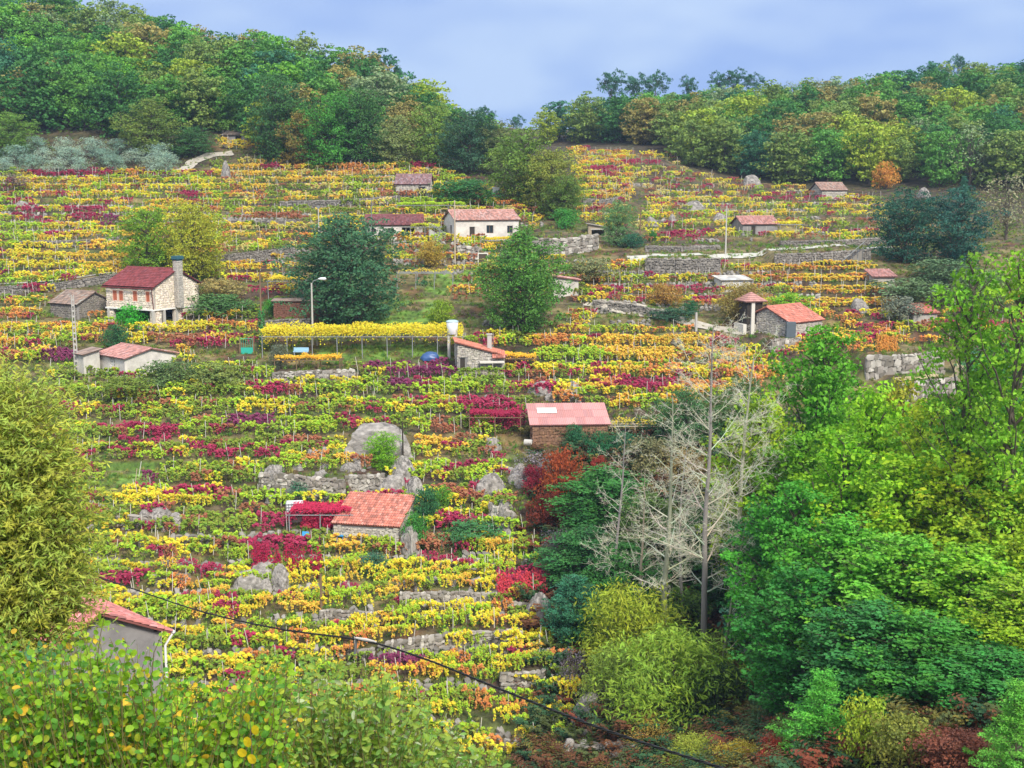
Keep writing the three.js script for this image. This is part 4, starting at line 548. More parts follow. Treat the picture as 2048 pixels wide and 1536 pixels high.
// two-storey stone house: living floor on posts over a recessed ground floor
{
  const g = house({ name: 'stone_house', label: 'two-storey cream stone house with dark red roof and terracotta shutters', u: 262, v: 650, w: 8, d: 8, h: 4.75, rise: 1.9, rot: -0.5, wall: M.mortar, stone: { mat: M.stoneCream, size: 0.42 }, roofMat: M.tileRed, ov: 0.35, seed: 41, sink: 1.5, up: 0.7, open: [{ f: 'front', x: -2.5, y: 2.75, w: 0.7, h: 1.25, t: 'shutter' }, { f: 'front', x: -1.45, y: 2.75, w: 0.7, h: 1.25, t: 'shutter' }, { f: 'front', x: 0.95, y: 2.8, w: 0.7, h: 1.25, t: 'shutter' }, { f: 'front', x: 3.1, y: 2.8, w: 0.6, h: 1.25, t: 'shutter' }, { f: 'front', x: 0.2, y: 0, w: 6.2, h: 1.65, t: 'dark' }, { f: 'right', x: -1.6, y: 0, w: 2.2, h: 1.65, t: 'dark' }] });
  mesh('slab', new MB().box(-4.12, 4.12, 1.7, 1.86, 4.02, 4.2).box(4.02, 4.2, 1.7, 1.86, -4, 4.0).geo(), M.white, g);
  for (const [x, z] of [[3.95, 4.1], [-3.6, 4.1], [4.1, 2.4], [4.1, 0.2]]) mesh('post', new MB().box(x - 0.14, x + 0.14, -0.6, 1.7, z - 0.14, z + 0.14).geo(), M.concrete, g);
  const ch = mesh('chimney', new MB().box(4.02, 4.75, 1.86, 7.7, -0.45, 0.45).geo(), M.mortar, g), cs = new MB(), rr = rng(5); courses(0.9, 5.8, 0.4, rr, (x, y, w, h) => { const k = 0.75 + rr() * 0.35; addGeo(cs, rocks[Math.floor(rr() * 7)], 4.76, y + 1.86, x - 0.45, 0, Math.PI / 2, 0, w, h, 0.12, [k, k, k]); addGeo(cs, rocks[Math.floor(rr() * 7)], 4.4 + (x - 0.45) * 0.7, y + 1.86, 0.46, 0, 0, 0, w * 0.8, h, 0.12, [k, k, k]); }); const cm = mesh('stonework', cs.geo(), M.stone, ch); cm.userData.kind = 'stuff';
  mesh('cowl', new MB().box(3.9, 4.9, 7.9, 8.3, -0.6, 0.6).box(4.0, 4.06, 7.7, 7.9, -0.5, 0.5).box(4.7, 4.76, 7.7, 7.9, -0.5, 0.5).geo(), mat('cowl', { color: col('#2f5f6c') }), ch);
  mesh('gutter', new MB().tube([[-4.3, 4.42, 4.45], [4.4, 4.42, 4.45]], [0.09, 0.09], 6).geo(), mat('gutter', { color: col('#6a2a2c') }), g); mesh('downpipe', new MB().tube([[4.06, 4.4, 4.3], [4.06, 1.9, 4.12]], [0.05, 0.05], 6).geo(), mat('gutter', {}), g);
}
house({ name: 'stone_shed', label: 'old stone shed with weathered grey tiles left of the two-storey house', cat: 'shed', u: 128, v: 632, w: 5, d: 5.5, h: 1.9, rise: 1.3, rot: -0.55, wall: M.plasterGrey, stone: { mat: M.stoneDark, size: 0.45 }, roofMat: M.tileOld, seed: 42 });
house({ name: 'plastered_shed', label: 'low plastered shed with red roof and white barred window', cat: 'shed', u: 222, v: 744, up: 0.2, w: 6.2, d: 6.6, h: 2.1, rise: 0.8, rot: -0.75, wall: M.plaster, roofMat: M.tilePink, seed: 43, open: [{ f: 'front', x: 0.4, y: 0.6, w: 1.0, h: 1.3, t: 'grid' }] });
house({ name: 'lean_to', label: 'small lean-to shed against the plastered shed by the lattice pole', cat: 'shed', u: 160, v: 744, up: 0.5, w: 1.9, d: 2, h: 1.9, rise: 0.4, roof: 'mono', rot: -0.75, wall: M.stonePale, roofMat: M.tileOld, kind: 'plain', seed: 44 });
house({ name: 'white_house', label: 'white rendered house with shallow pinkish roof on the middle terrace', u: 975, v: 478, w: 10, d: 6, h: 3.2, rise: 1.3, rot: 0.35, wall: M.plaster, roofMat: mat('roof_mauve', { color: col('#b58a80') }), ov: 0.3, seed: 45, open: [{ f: 'front', x: -2.4, y: 0.2, w: 0.9, h: 1.9, t: 'door' }, { f: 'front', x: 0.4, y: 1.1, w: 1.1, h: 1.2, t: 'window' }, { f: 'front', x: 3.6, y: 1.1, w: 0.9, h: 1.1, t: 'window' }, { f: 'left', x: 0.6, y: 1.1, w: 0.8, h: 1.2, t: 'window' }] });
house({ name: 'long_house', label: 'long low house with dark red roof beside the vine-covered stair', u: 790, v: 474, w: 8.4, d: 5, h: 2.3, rise: 1.3, rot: 0.12, wall: M.plaster, roofMat: mat('roof_plum', { color: col('#7a4a4c') }), seed: 46, open: [{ f: 'front', x: -3.2, y: 0.8, w: 0.8, h: 0.8, t: 'window' }, { f: 'front', x: -0.6, y: 0.8, w: 0.9, h: 0.9, t: 'window' }, { f: 'front', x: 2.0, y: 0, w: 1.9, h: 1.8, t: 'dark' }] });
house({ name: 'stone_barn', label: 'grey stone barn with mauve tiled roof below the spur trees', cat: 'barn', u: 825, v: 392, w: 5.6, d: 5, h: 2.2, rise: 1.5, rot: -0.05, wall: M.plasterGrey, stone: { mat: M.stone, size: 0.5 }, roofMat: mat('roof_mauve2', { color: col('#8d6f70') }), seed: 47, open: [{ f: 'front', x: 1.6, y: 0, w: 1.1, h: 1.6, t: 'window' }] });
house({ name: 'hillside_hut', label: 'small dark-roofed hut at the foot of the left wood', cat: 'hut', u: 468, v: 284, from: 150, w: 5, d: 4, h: 1.8, rise: 0.8, rot: -0.3, wall: M.plasterGrey, roofMat: mat('roof_slate', { color: col('#6e625c') }), seed: 48, open: [{ f: 'front', x: 1, y: 0, w: 1.4, h: 1.5, t: 'dark' }] });
{ const g = house({ name: 'tank_hut', label: 'stone hut with sloping tiled roof beside the raised water tank', cat: 'hut', u: 962, v: 745, w: 5.4, d: 4, h: 2.3, rise: 1.5, roof: 'side', rot: 0.1, wall: M.plasterGrey, stone: { mat: M.stone, size: 0.4 }, roofMat: M.tile, seed: 49, open: [{ f: 'front', x: -2.1, y: 0.1, w: 0.7, h: 1.9, t: 'door' }] }); mesh('chimney', new MB().box(0.9, 1.4, 2.6, 4.4, -0.4, 0.1).box(0.82, 1.48, 4.4, 4.5, -0.48, 0.18).geo(), M.concrete, g); mesh('lintel', new MB().box(-0.2, 2.6, 1.5, 1.66, 2.32, 3.1).geo(), M.stonePale, g); mesh('awning', sheet(1.5, 1.1, 'tile', 9), M.tileOrange, g).position.set(2, 2.0, 2.6); g.children[g.children.length - 1].rotation.x = -0.9; }
house({ name: 'tiled_shed', label: 'stone shed with old orange barrel tiles beside the crimson arbour', cat: 'shed', u: 732, v: 1084, w: 6.0, d: 4.6, h: 2.0, rise: 1.5, roof: 'mono', rot: -0.22, wall: M.plasterGrey, stone: { mat: M.stone, size: 0.42 }, roofMat: M.tileOrange, seed: 50, tone: 0.25, ov: 0.2 });
{ const g = house({ name: 'corrugated_shed', label: 'brown stone shed under a pink corrugated roof with pale skylight', cat: 'shed', u: 1140, v: 892, w: 7.6, d: 4.6, h: 2.3, rise: 1.15, roof: 'mono', rot: 0.06, wall: M.stoneBrown, stone: { mat: M.stoneBrown, size: 0.5 }, roofMat: M.sheetPink, kind: 'corr', tone: 0.16, ov: 0.3, seed: 51 }); const s = mesh('skylight', new MB().box(-1.0, 1.0, 0, 1.3, 0, 0.03).geo(), mat('skylight', { color: col('#f0e4dc'), roughness: 0.4 }), g), a = Math.atan2(1.15, 4.6); s.rotation.x = -(Math.PI / 2 - a); s.position.set(-2.1, 2.3 + 1.15 * 0.5 + 0.09, 0.0); const dr = mesh('barrel', new MB().tube([[-4.6, 0.5, 2.6], [-3.9, 0.5, 2.9]], [0.32, 0.32], 12).geo(), M.stakePale ?? M.concrete, g); }
{ const g = house({ name: 'gabled_stone_house', label: 'rough stone house with bright orange tiled roof right of the little turret', u: 1612, v: 678, w: 6.4, d: 7, h: 2.7, rise: 1.6, rot: 0.72, wall: M.plasterGrey, stone: { mat: M.stone, size: 0.42 }, roofMat: M.tileOrange, tone: 0.16, kind: 'tile', seed: 52 }); }
{ const g = house({ name: 'granary', label: 'little hip-roofed granary on pillars beside the gabled stone house', cat: 'granary', u: 1508, v: 668, w: 2.1, d: 2.1, h: 4, rise: 1, roof: 'hip', rot: 0.3, wall: M.barkDark, roofMat: M.tilePink, ov: 0.45, seed: 53 }); mesh('pillar', new MB().box(-0.55, -0.1, -1, 3.9, 1.06, 1.3).geo(), M.stonePale, g); mesh('plinth', new MB().box(-1.5, 1.5, -1.5, 1.1, -1.4, 1.05).geo(), M.stonePale, g); }
{ const g = house({ name: 'far_stone_barn', label: 'roofed stone barn at the foot of the right wood', cat: 'barn', u: 1668, v: 394, from: 150, w: 5.6, d: 5, h: 2.0, rise: 1.4, rot: 0.25, wall: M.plasterGrey, stone: { mat: M.stone, size: 0.55 }, roofMat: mat('roof_far', { color: col('#a08478') }), seed: 54 }); mesh('annex', new MB().box(3.1, 6, -1.5, 0.9, 0, 2.2).geo(), M.stone, g); }
house({ name: 'vine_cottage', label: 'small cottage half hidden under a yellow vine canopy in the far vineyard', cat: 'cottage', u: 1520, v: 468, w: 6.4, d: 4, h: 1.9, rise: 1.1, rot: 0.3, wall: M.plasterGrey, roofMat: M.tilePink, seed: 55, open: [{ f: 'front', x: -1.2, y: 0, w: 0.9, h: 1.5, t: 'door' }] });
house({ name: 'white_hut', label: 'small white hut with flat pale roof above the crimson vines', cat: 'hut', u: 1472, v: 580, w: 4, d: 3, h: 1.7, rise: 0.35, roof: 'mono', rot: 0.2, wall: M.white, roofMat: M.concrete, kind: 'plain', seed: 56 });
house({ name: 'red_roofed_hut', label: 'tiny hut with pale red roof at the top of the golden hedgerows', cat: 'hut', u: 1768, v: 572, w: 3, d: 2.6, h: 1.5, rise: 0.7, roof: 'mono', rot: 0.1, wall: M.stone, roofMat: M.tilePink, seed: 57 });
house({ name: 'red_roofed_hut', label: 'tiny hut with orange and white roof right of the golden hedgerows', cat: 'hut', u: 1850, v: 640, w: 3.4, d: 2.8, h: 1.3, rise: 0.8, roof: 'mono', rot: 0.25, wall: M.stone, roofMat: M.tileOrange, seed: 58, tone: 0.3 });
house({ name: 'ruined_shed', label: 'ruined shed with broken tile edge behind the right-hand oak', cat: 'shed', u: 1132, v: 592, w: 3.4, d: 3, h: 2.2, rise: 0.5, roof: 'side', rot: 0.2, wall: M.stonePale, roofMat: M.tilePink, seed: 59 });
house({ name: 'dark_shed', label: 'dark open shed with thin pale roof left of the far willow', cat: 'shed', u: 1196, v: 472, w: 3, d: 2.4, h: 1.4, rise: 0.5, roof: 'side', rot: 0, wall: M.woodPale, open: [{ f: 'front', x: 0, y: 0, w: 2, h: 0.95, t: 'dark' }], roofMat: M.concrete, kind: 'plain', seed: 60 });
house({ name: 'brick_ruin', label: 'roofless brown brick ruin left of the left-hand oak', cat: 'ruin', u: 592, v: 655, w: 5.4, d: 2.4, h: 2.2, rise: 0.1, roof: 'mono', wall: M.stoneBrown, stone: { mat: mat('old_brick', { color: col('#7c5446') }), size: 0.36 }, roofMat: M.tileOld, kind: 'plain', rot: 0.05, seed: 61 });
{ // house below, behind the garden bushes: gable turned to the right
  const apex = at(202, 1226, 50.5), rot = 0.82, w = 8, d = 6, h = apex.y + 27 - 1.55, dir = V(Math.cos(rot), 0, -Math.sin(rot)); // the ridge runs back to the left, gable faces right-front
  const c = V(apex.x, -27, apex.z).addScaledVector(V(-Math.cos(-0.75), 0, -Math.sin(0.75)), w / 2 + 0.3); const hh = house({ name: 'nearby_house', label: 'grey rendered house with red tiled roof behind the garden shrubs', p: c, w, d, h, rise: 1.55, rot: -0.75, wall: M.plasterGrey, roofMat: mat('tile_brick', { color: col('#c27a74') }), seed: 62, sink: 2, ov: 0.35 }); hh.position.copy(c);
  mesh('gutter', new MB().tube([[-4, h - 0.25, -3.45], [4.3, h - 0.25, -3.45]], [0.1, 0.1], 6).geo(), M.white, hh); mesh('downpipe', new MB().tube([[4.25, h - 0.3, -3.4], [4.1, h - 0.8, -3.1], [4.1, 2, -3.1]], [0.06, 0.06, 0.06], 6).geo(), M.white, hh);
}
for (const [u, v, w] of [[290, 590, 'the two-storey stone house'], [250, 715, 'the plastered shed'], [980, 455, 'the white house'], [780, 455, 'the long low house'], [825, 370, 'the barn below the spur trees'], [485, 268, 'the old hut below the wooded hill'], [970, 700, 'the hut with the water tank'], [740, 1020, 'the tiled shed'], [1130, 840, 'the corrugated shed'], [1600, 640, 'the gabled stone house'], [1668, 372, 'the barn below the right wood'], [640, 1010, 'the crimson creeper arbour'], [590, 1010, 'the caged water tank by the arbour'], [765, 895, 'the bright green bush'], [1100, 1000, 'the red creeper thicket'], [1060, 1110, 'the gully below the red thicket'], [1000, 1430, 'the black cable'], [620, 1060, 'the blue garden chair'], [805, 870, 'the wooden pole by the huge boulder'], [645, 1190, 'the stout wooden pole'], [900, 1400, 'the sallow shrub edge'], [130, 1000, 'the willow bush edge'], [150, 650, 'the lattice pole']]) mark(u, v, w);
console.log('buildings built');
// ---------------------------------------------------------------- single trees and bushes
// u, top, foot, width px, colour, shape, name, label
const protoOf = { mid, far, bush, olive, conifer, willow: willowBush, bare: [farBare], near, sparse, pine: [pine], oak };
let pk = 0;
function byFoot(u, top, foot, w, hex, shape, name, label, cat, group, from = 100, through) {
  const p = onGround(u, foot, from), s = scaleAt(p), q = at(u, top, -p.z), P = protoOf[shape], t = plant(name, P[pk++ % P.length], p, w / s * (shape === 'mid' || shape === 'oak' ? 1.17 : 1.06), Math.max(0.6, q.y - p.y), hex, null, through); tag(t, label, cat, group); return t;
}
for (const a of [
  [300, 418, 548, 112, '#7fa832', 'mid', 'broadleaf_tree', 'green tree of the pair behind the two-storey house'], [388, 408, 555, 122, '#b3b83a', 'mid', 'broadleaf_tree', 'yellow-green tree of the pair behind the two-storey house'],
  [690, 438, 645, 222, '#4c7c54', 'oak', 'oak_tree', 'big dark oak beside the street lamp'], [1046, 462, 664, 172, '#62983f', 'oak', 'oak_tree', 'tall pointed oak above the raised water tank'],
  [885, 603, 652, 62, '#92b032', 'bush', 'small_tree', 'small bright tree on the lawn between the two oaks'], [230, 652, 694, 52, '#40784a', 'bush', 'clipped_bush', 'round dark bush behind the plastered shed'], [1235, 403, 492, 62, '#76a064', 'mid', 'willow_tree', 'soft grey-green willow beside the road bend'], [1265, 468, 496, 50, '#3f7a5c', 'bush', 'bush', 'dark hedge bush at the foot of the road bend willow'], [1130, 420, 458, 52, '#52a044', 'bush', 'bush', 'bright green bush under the end of the spur trees'], [1305, 463, 484, 24, '#3c8a3c', 'bush', 'bush', 'small round bush by the utility pole on the right'],
  [1808, 383, 524, 122, '#356a56', 'mid', 'dark_tree', 'left of the two dark blue-green trees on the road'], [1912, 380, 528, 132, '#3c7060', 'mid', 'dark_tree', 'right of the two dark blue-green trees on the road'], [2012, 352, 480, 112, '#a2a27c', 'bare', 'bare_tree', 'half-bare grey tree at the right edge'], [1772, 326, 378, 54, '#d49c48', 'bush', 'orange_tree', 'small orange autumn tree in front of the right wood'], [1926, 352, 398, 40, '#3f8060', 'conifer', 'young_conifer', 'young conifer in front of the right wood'],
  [305, 200, 312, 122, '#7c9440', 'mid', 'dome_tree', 'dome-shaped tree above the olive grove'], [22, 226, 312, 96, '#78a040', 'mid', 'broadleaf_tree', 'rounded tree at the left edge above the olive grove'], [385, 255, 312, 90, '#4f8444', 'mid', 'broadleaf_tree', 'low dark tree right of the dome-shaped tree'], [470, 220, 268, 66, '#74a044', 'bush', 'broadleaf_tree', 'small light tree above the hillside hut'],
  [560, 155, 322, 130, '#4a7c42', 'mid', 'spur_tree', 'tall tree at the left end of the spur'], [608, 225, 330, 84, '#9a8c44', 'mid', 'spur_tree', 'rusty tree low on the left of the spur'], [665, 192, 332, 118, '#549c3c', 'mid', 'spur_tree', 'bright green tree on the left of the spur'], [722, 180, 328, 110, '#4d8040', 'mid', 'spur_tree', 'tall green tree behind the pale round tree'], [795, 236, 328, 102, '#98a864', 'mid', 'spur_tree', 'pale round tree in the middle of the spur'], [868, 210, 330, 92, '#86a648', 'mid', 'spur_tree', 'light green tree right of the pale round tree'], [940, 222, 345, 112, '#456f50', 'mid', 'spur_tree', 'dark tree with bare trunks on the spur'], [995, 246, 352, 84, '#7c8c58', 'mid', 'spur_tree', 'grey-green tree behind the lower spur trees'], [1045, 262, 404, 136, '#76963e', 'mid', 'spur_tree', 'spreading tree with visible trunk at the spur end'], [1100, 300, 424, 108, '#98a244', 'mid', 'spur_tree', 'yellowing tree at the spur end'], [1128, 352, 440, 86, '#6f8e3c', 'mid', 'spur_tree', 'lowest tree at the tip of the spur'],
  [766, 866, 950, 64, '#86c02a', 'mid', 'bush', 'bright green bush in front of the huge boulder'], [265, 612, 655, 60, '#4cb838', 'bush', 'bush', 'bright bush against the two-storey house'], [378, 562, 612, 52, '#4c8a48', 'bush', 'bush', 'dark bush at the right of the two-storey house'], [440, 590, 628, 130, '#5c8a4a', 'bush', 'bush', 'wide tangled green bush right of the two-storey house'], [440, 560, 605, 110, '#a89a5c', 'bush', 'bush', 'brownish bush behind the tangled green bush'], [545, 598, 640, 46, '#55a03c', 'bush', 'bush', 'leafy bush beside the wooden lamp pole'], [1330, 570, 612, 76, '#b8924a', 'bush', 'bush', 'brown autumn bush on the lane'], [1480, 568, 640, 116, '#a2924e', 'willow', 'bush', 'large brown-green bush behind the granary'], [1580, 588, 622, 84, '#90c436', 'bush', 'bush', 'lime bush behind the gabled stone house'], [860, 484, 530, 64, '#b8a044', 'bush', 'bush', 'golden-brown bush below the stair'], [925, 362, 404, 130, '#3c7a3c', 'bush', 'hedge', 'dark clipped hedge under the spur'], [1380, 602, 628, 36, '#3c7c50', 'bush', 'bush', 'dark bush beside the concrete pillar on the lane'], [1345, 618, 642, 90, '#3a6a4c', 'bush', 'hedge', 'low dark hedge along the lane'],
  [852, 978, 1048, 60, '#3f7a4c', 'bush', 'bush', 'dark bush right of the tiled shed'], [882, 976, 1020, 44, '#6aa83a', 'bush', 'bush', 'bright bush right of the leaning boulders'], [832, 1030, 1092, 54, '#4c9440', 'bush', 'bush', 'leafy bush at the corner of the tiled shed'], [940, 1046, 1082, 140, '#4a8850', 'bush', 'bush', 'low ivy bank on the terrace right of the tiled shed'], [748, 1108, 1146, 56, '#4a8068', 'bush', 'bush', 'blue-green bush below the tiled shed'], [30, 346, 380, 80, '#948676', 'bare', 'bare_bush', 'bare brown bush at the left of the upper vineyard'], [1152, 852, 900, 46, '#3c7c50', 'bush', 'ivy', 'ivy on the front of the corrugated shed'], [1198, 868, 930, 54, '#357a4c', 'bush', 'ivy', 'dark ivy at the right corner of the corrugated shed'], [1250, 868, 925, 70, '#3a7450', 'bush', 'bush', 'dark bush right of the corrugated shed'], [1370, 780, 905, 110, '#4c7c44', 'mid', 'broadleaf_tree', 'ivy-dark tree behind the lichen trees'], [1480, 755, 900, 90, '#55803f', 'mid', 'broadleaf_tree', 'slim dark tree right of the lichen trees'], [600, 962, 992, 40, '#4a8866', 'bush', 'bush', 'small dark bush above the crimson arbour'], [75, 790, 900, 60, '#8a9a44', 'bush', 'bush', 'half-hidden bush behind the willow'], [340, 725, 770, 110, '#6f8a52', 'bush', 'bush', 'grey-green bramble mound below the plastered shed'], [440, 728, 768, 120, '#86974a', 'bush', 'bush', 'olive bramble mound right of the plastered shed'], [250, 755, 800, 120, '#7f963a', 'bush', 'bush', 'olive fern bank left under the plastered shed'], [560, 690, 740, 40, '#77826a', 'bush', 'bush', 'grey bush at the pergola corner'], [1180, 520, 560, 100, '#8c9464', 'bush', 'bush', 'grey bramble bank below the stone retaining wall'], [1000, 520, 545, 120, '#a8b040', 'bush', 'bush', 'yellow-green bank below the dark door'], [1820, 560, 605, 150, '#6f8c5c', 'bush', 'bush', 'green bramble slope right of the golden hedgerows'], [1890, 520, 570, 140, '#64845a', 'bush', 'bush', 'bramble bank below the dark trees'], [1960, 545, 620, 120, '#7c9c58', 'bush', 'bush', 'mixed bank behind the slender ravine tree'], [1800, 595, 640, 80, '#86907c', 'bush', 'bush', 'grey bramble strip beside the golden hedgerows'], [1980, 700, 770, 130, '#4f8a5a', 'bush', 'bush', 'dark bank at the right edge below the footpath'],
]) byFoot(a[0], a[1], a[2], a[3], a[4], a[5], a[6], a[7], /bush|hedge|ivy/.test(a[6]) ? 'bush' : 'tree', null, a[2] < 330 ? 150 : 100);
{ const r = rng(66); let k = 0; for (const [v, us] of [[348, [15, 62, 118, 165, 225, 300, 335]], [330, [35, 90, 145, 205, 270, 318]], [314, [70, 130, 190, 240]]]) for (const u of us) { const t = byFoot(u + (r() - 0.5) * 12, v - 30 - r() * 10, v, 44 + r() * 16, ['#a4c2b0', '#94b49e', '#b0c6b0'][k % 3], 'olive', 'olive_tree', '', 'tree', null, 150); labelLater(t, u, v, 'silvery olive tree', 'tree', 'olive grove under the left wood', /grove/); k++; } }
mark(60, 335, 'the left end of the olive grove'); mark(300, 320, 'the right end of the olive grove'); mark(180, 318, 'the middle of the olive grove');
for (const [u, top, D, w, label] of [[1225, 143, 352, 70, 'leftmost pine of the right skyline clump'], [1270, 150, 356, 60, 'middle pine of the right skyline clump'], [1310, 146, 352, 60, 'rightmost pine of the right skyline clump'], [1378, 154, 352, 44, 'small pine right of the skyline clump'], [1438, 146, 354, 46, 'pine between the two skyline clumps'], [1470, 139, 352, 50, 'tallest pine of the far skyline pair'], [1508, 148, 354, 44, 'last pine of the far skyline row'], [1920, 112, 350, 44, 'umbrella pine on the right skyline hump'], [972, 214, 320, 40, 'young pine left of the notch'], [1032, 232, 322, 36, 'small dark pine in the notch']]) { const p = at(u, top, D), y = H(p.x, D), s = F / D; tag(plant('skyline_pine', pine, V(p.x, y - 0.3, -D), w / s, p.y - y + 0.3, '#4c8066'), label, 'tree', 'pines on the skyline'); }
// ravine trees: u, top, distance, width px, colour, shape
const RT = [[1652, 655, 98, 205, '#6ca830', 'near', 'dense bright green tree below the gabled house'], [1528, 785, 92, 175, '#a2bd30', 'near', 'yellow-green tree right of the lichen trees'], [1600, 860, 88, 180, '#7cb02f', 'near', 'light green ravine tree behind the front row'], [1750, 770, 86, 190, '#94bf2e', 'near', 'lime green ravine tree under the stone wall'], [1805, 755, 94, 120, '#a8a83a', 'near', 'golden-green pointed ravine tree'], [1858, 800, 82, 190, '#aabf34', 'near', 'yellow-green ravine tree below the footpath'], [1950, 488, 74, 190, '#7fae34', 'sparse', 'tall slender open tree in front of the footpath'], [2052, 478, 70, 230, '#88b532', 'sparse', 'tall open tree cut by the right edge'], [1990, 640, 80, 130, '#5c9c3c', 'sparse', 'second slender tree near the right edge'], [1955, 780, 80, 190, '#559040', 'near', 'dark green ravine tree under the slender tree'], [2050, 720, 84, 150, '#3f7c4a', 'near', 'dark tree at the right edge above the ravine'], [1700, 862, 78, 230, '#8cbf30', 'near', 'large lime ravine tree in the middle'], [1805, 905, 74, 235, '#9cc22e', 'near', 'large yellow-green ravine tree'], [1925, 900, 72, 245, '#b0c22c', 'near', 'brightest yellow-green ravine tree'], [2035, 965, 68, 240, '#a2ba30', 'near', 'yellow-green tree at the right edge'], [1600, 965, 76, 215, '#55a036', 'near', 'mid green ravine tree beside the lichen trees'], [1535, 1000, 84, 140, '#3f8048', 'near', 'dark slim ravine tree behind the lichen trees'], [1682, 1025, 70, 240, '#62a838', 'near', 'mid green ravine tree in front of the lime tree'], [1800, 1062, 66, 260, '#74b03a', 'near', 'wide mid green tree low in the ravine'], [1942, 1085, 64, 260, '#8aba32', 'near', 'wide lime tree low in the ravine'], [2055, 1150, 60, 220, '#98b630', 'near', 'low tree at the right edge'], [1622, 1125, 68, 215, '#459040', 'near', 'dark green low tree beside the blue-green shrub'], [1742, 1200, 62, 240, '#418646', 'near', 'deep green low tree in the ravine'], [1872, 1225, 60, 260, '#52983c', 'near', 'broad deep green tree at the ravine bottom'], [2000, 1290, 57, 230, '#459040', 'near', 'deep green tree at the lower right'], [1205, 930, 104, 160, '#4a8a46', 'near', 'dark green tree left of the lichen trees'], [1165, 1050, 97, 130, '#44804a', 'near', 'dark tree above the yellow-green bushes'], [1250, 1080, 93, 120, '#4c8a46', 'near', 'dark tree behind the ivy trunk'], [1150, 1145, 90, 90, '#44826a', 'near', 'blue-green low tree beside the gully'], [1300, 985, 99, 130, '#64803e', 'near', 'olive tree behind the lichen trunks'], [1420, 1000, 96, 150, '#4c7c40', 'near', 'shadowed tree behind the lichen trunks'], [1480, 1060, 92, 130, '#41743f', 'near', 'low dark tree right of the lichen trunks']];
RT.forEach(([u, top, D, w, hex, shape, label], k) => { const p = at(u, top, D), y = ground(p.x, D), s = F / Math.hypot(D, p.y) , P = protoOf[shape], t = plant('ravine_tree', P[k % P.length], V(p.x, y - 0.2, -D), w / s * 1.32, p.y - y, '#' + col(hex).multiply(new THREE.Color(1.04, 1.12, 0.9)).getHexString(), null, 0.36); tag(t, label, 'tree', 'trees in the ravine'); });
// ravine bushes: u, top, foot, width
for (const a of [[1262, 1178, 1345, 225, '#a8b838', 'willow', 'yellow-green willow bush beside the gully'], [1345, 1272, 1455, 270, '#98b83e', 'willow', 'large lime willow bush at the ravine foot'], [1235, 1300, 1420, 150, '#8aa444', 'willow', 'dull green willow bush left of the large one'], [1180, 1210, 1300, 120, '#5f9440', 'bush', 'leafy green bush at the gully rim'], [1440, 1340, 1440, 120, '#5a7a44', 'bush', 'dark bush under the blue-green tree'], [1350, 1180, 1270, 130, '#6f9440', 'bush', 'fern bank at the lichen tree roots'], [1470, 1255, 1340, 110, '#7a8a44', 'bush', 'olive bush between the lichen trees and blue-green tree'], [1120, 905, 1020, 92, '#a8552f', 'bush', 'rust-red creeper thicket below the corrugated shed'], [1070, 935, 1000, 50, '#a03048', 'bush', 'crimson edge of the creeper thicket'], [1095, 990, 1060, 80, '#8a4030', 'bush', 'dark red lower creeper thicket'], [1200, 915, 960, 40, '#b04a3c', 'bush', 'small red creeper right of the thicket'], [1070, 905, 985, 84, '#9a929a', 'bare', 'grey bramble heap above the red thicket'], [1110, 1060, 1150, 70, '#7c6f7a', 'bare', 'purple-grey bramble heap in the gully'], [1145, 1300, 1385, 70, '#7c7482', 'bare', 'upper bramble heap beside the yellow vines'], [1195, 1370, 1440, 70, '#7a7280', 'bare', 'lower bramble heap beside the yellow vines'], [1800, 1440, 1540, 120, '#8c9440', 'bush', 'olive shrub at the bottom edge'], [1885, 1470, 1550, 150, '#8a4c38', 'willow', 'rust-red dead fern bank at the bottom'], [1960, 1480, 1560, 110, '#7c4636', 'willow', 'dark red fern bank beside the corner conifer'], [1545, 1480, 1560, 60, '#b0503c', 'bush', 'tall rust-red sprig at the bottom'], [1480, 1490, 1560, 120, '#b8a83c', 'willow', 'yellow bush at the bottom edge'], [1400, 1480, 1550, 140, '#a2b040', 'willow', 'lime bush below the large willow bush'], [1560, 1380, 1470, 110, '#5c8050', 'bush', 'dim green shrub with red sprigs'], [1300, 1430, 1500, 120, '#b8a050', 'willow', 'straw-coloured bush below the large willow bush'], [1420, 800, 880, 80, '#6f8a4c', 'bush', 'green bush behind the lichen tops'], [1300, 880, 950, 110, '#8c8a60', 'bush', 'grey-brown bush above the dark tree'], [1380, 905, 985, 100, '#a08a50', 'bush', 'tan bush behind the lichen trunks'], [1230, 985, 1050, 90, '#7c8c5a', 'bush', 'mixed bush in the upper ravine']]) byFoot(a[0], a[1], a[2], a[3], a[4], a[5], 'ravine_bush', a[6], 'bush', 'bushes in the ravine', a[2] > 1330 ? 52 : 66, 0.38);
for (const a of [[1640, 1342, 1535, 215, '#6cc048', 'conifer', 'bright green young conifer at the bottom'], [2030, 1362, 1545, 190, '#74bc48', 'conifer', 'young conifer at the lower right corner'], [1732, 1400, 1530, 105, '#a4bc3a', 'bush', 'slim yellow-green shrub beside the young conifer'], [1540, 1200, 1345, 190, '#5c9478', 'bush', 'blue-green bush below the lichen trees'], [1820, 1440, 1530, 130, '#94a048', 'bush', 'olive shrub right of the young conifer'], [1900, 1470, 1540, 150, '#8a5440', 'bush', 'rust-red fern mound near the corner conifer'], [1545, 1470, 1530, 60, '#b8685a', 'bush', 'rust-red upright sprig left of the young conifer'], [1580, 1440, 1520, 90, '#6c9048', 'bush', 'dull green shrub left of the young conifer']]) byFoot(a[0], a[1], a[2], a[3], a[4], a[5], 'ravine_bush', a[6], 'bush', 'bushes in the ravine', 40, 0.3);
console.log('single trees built');
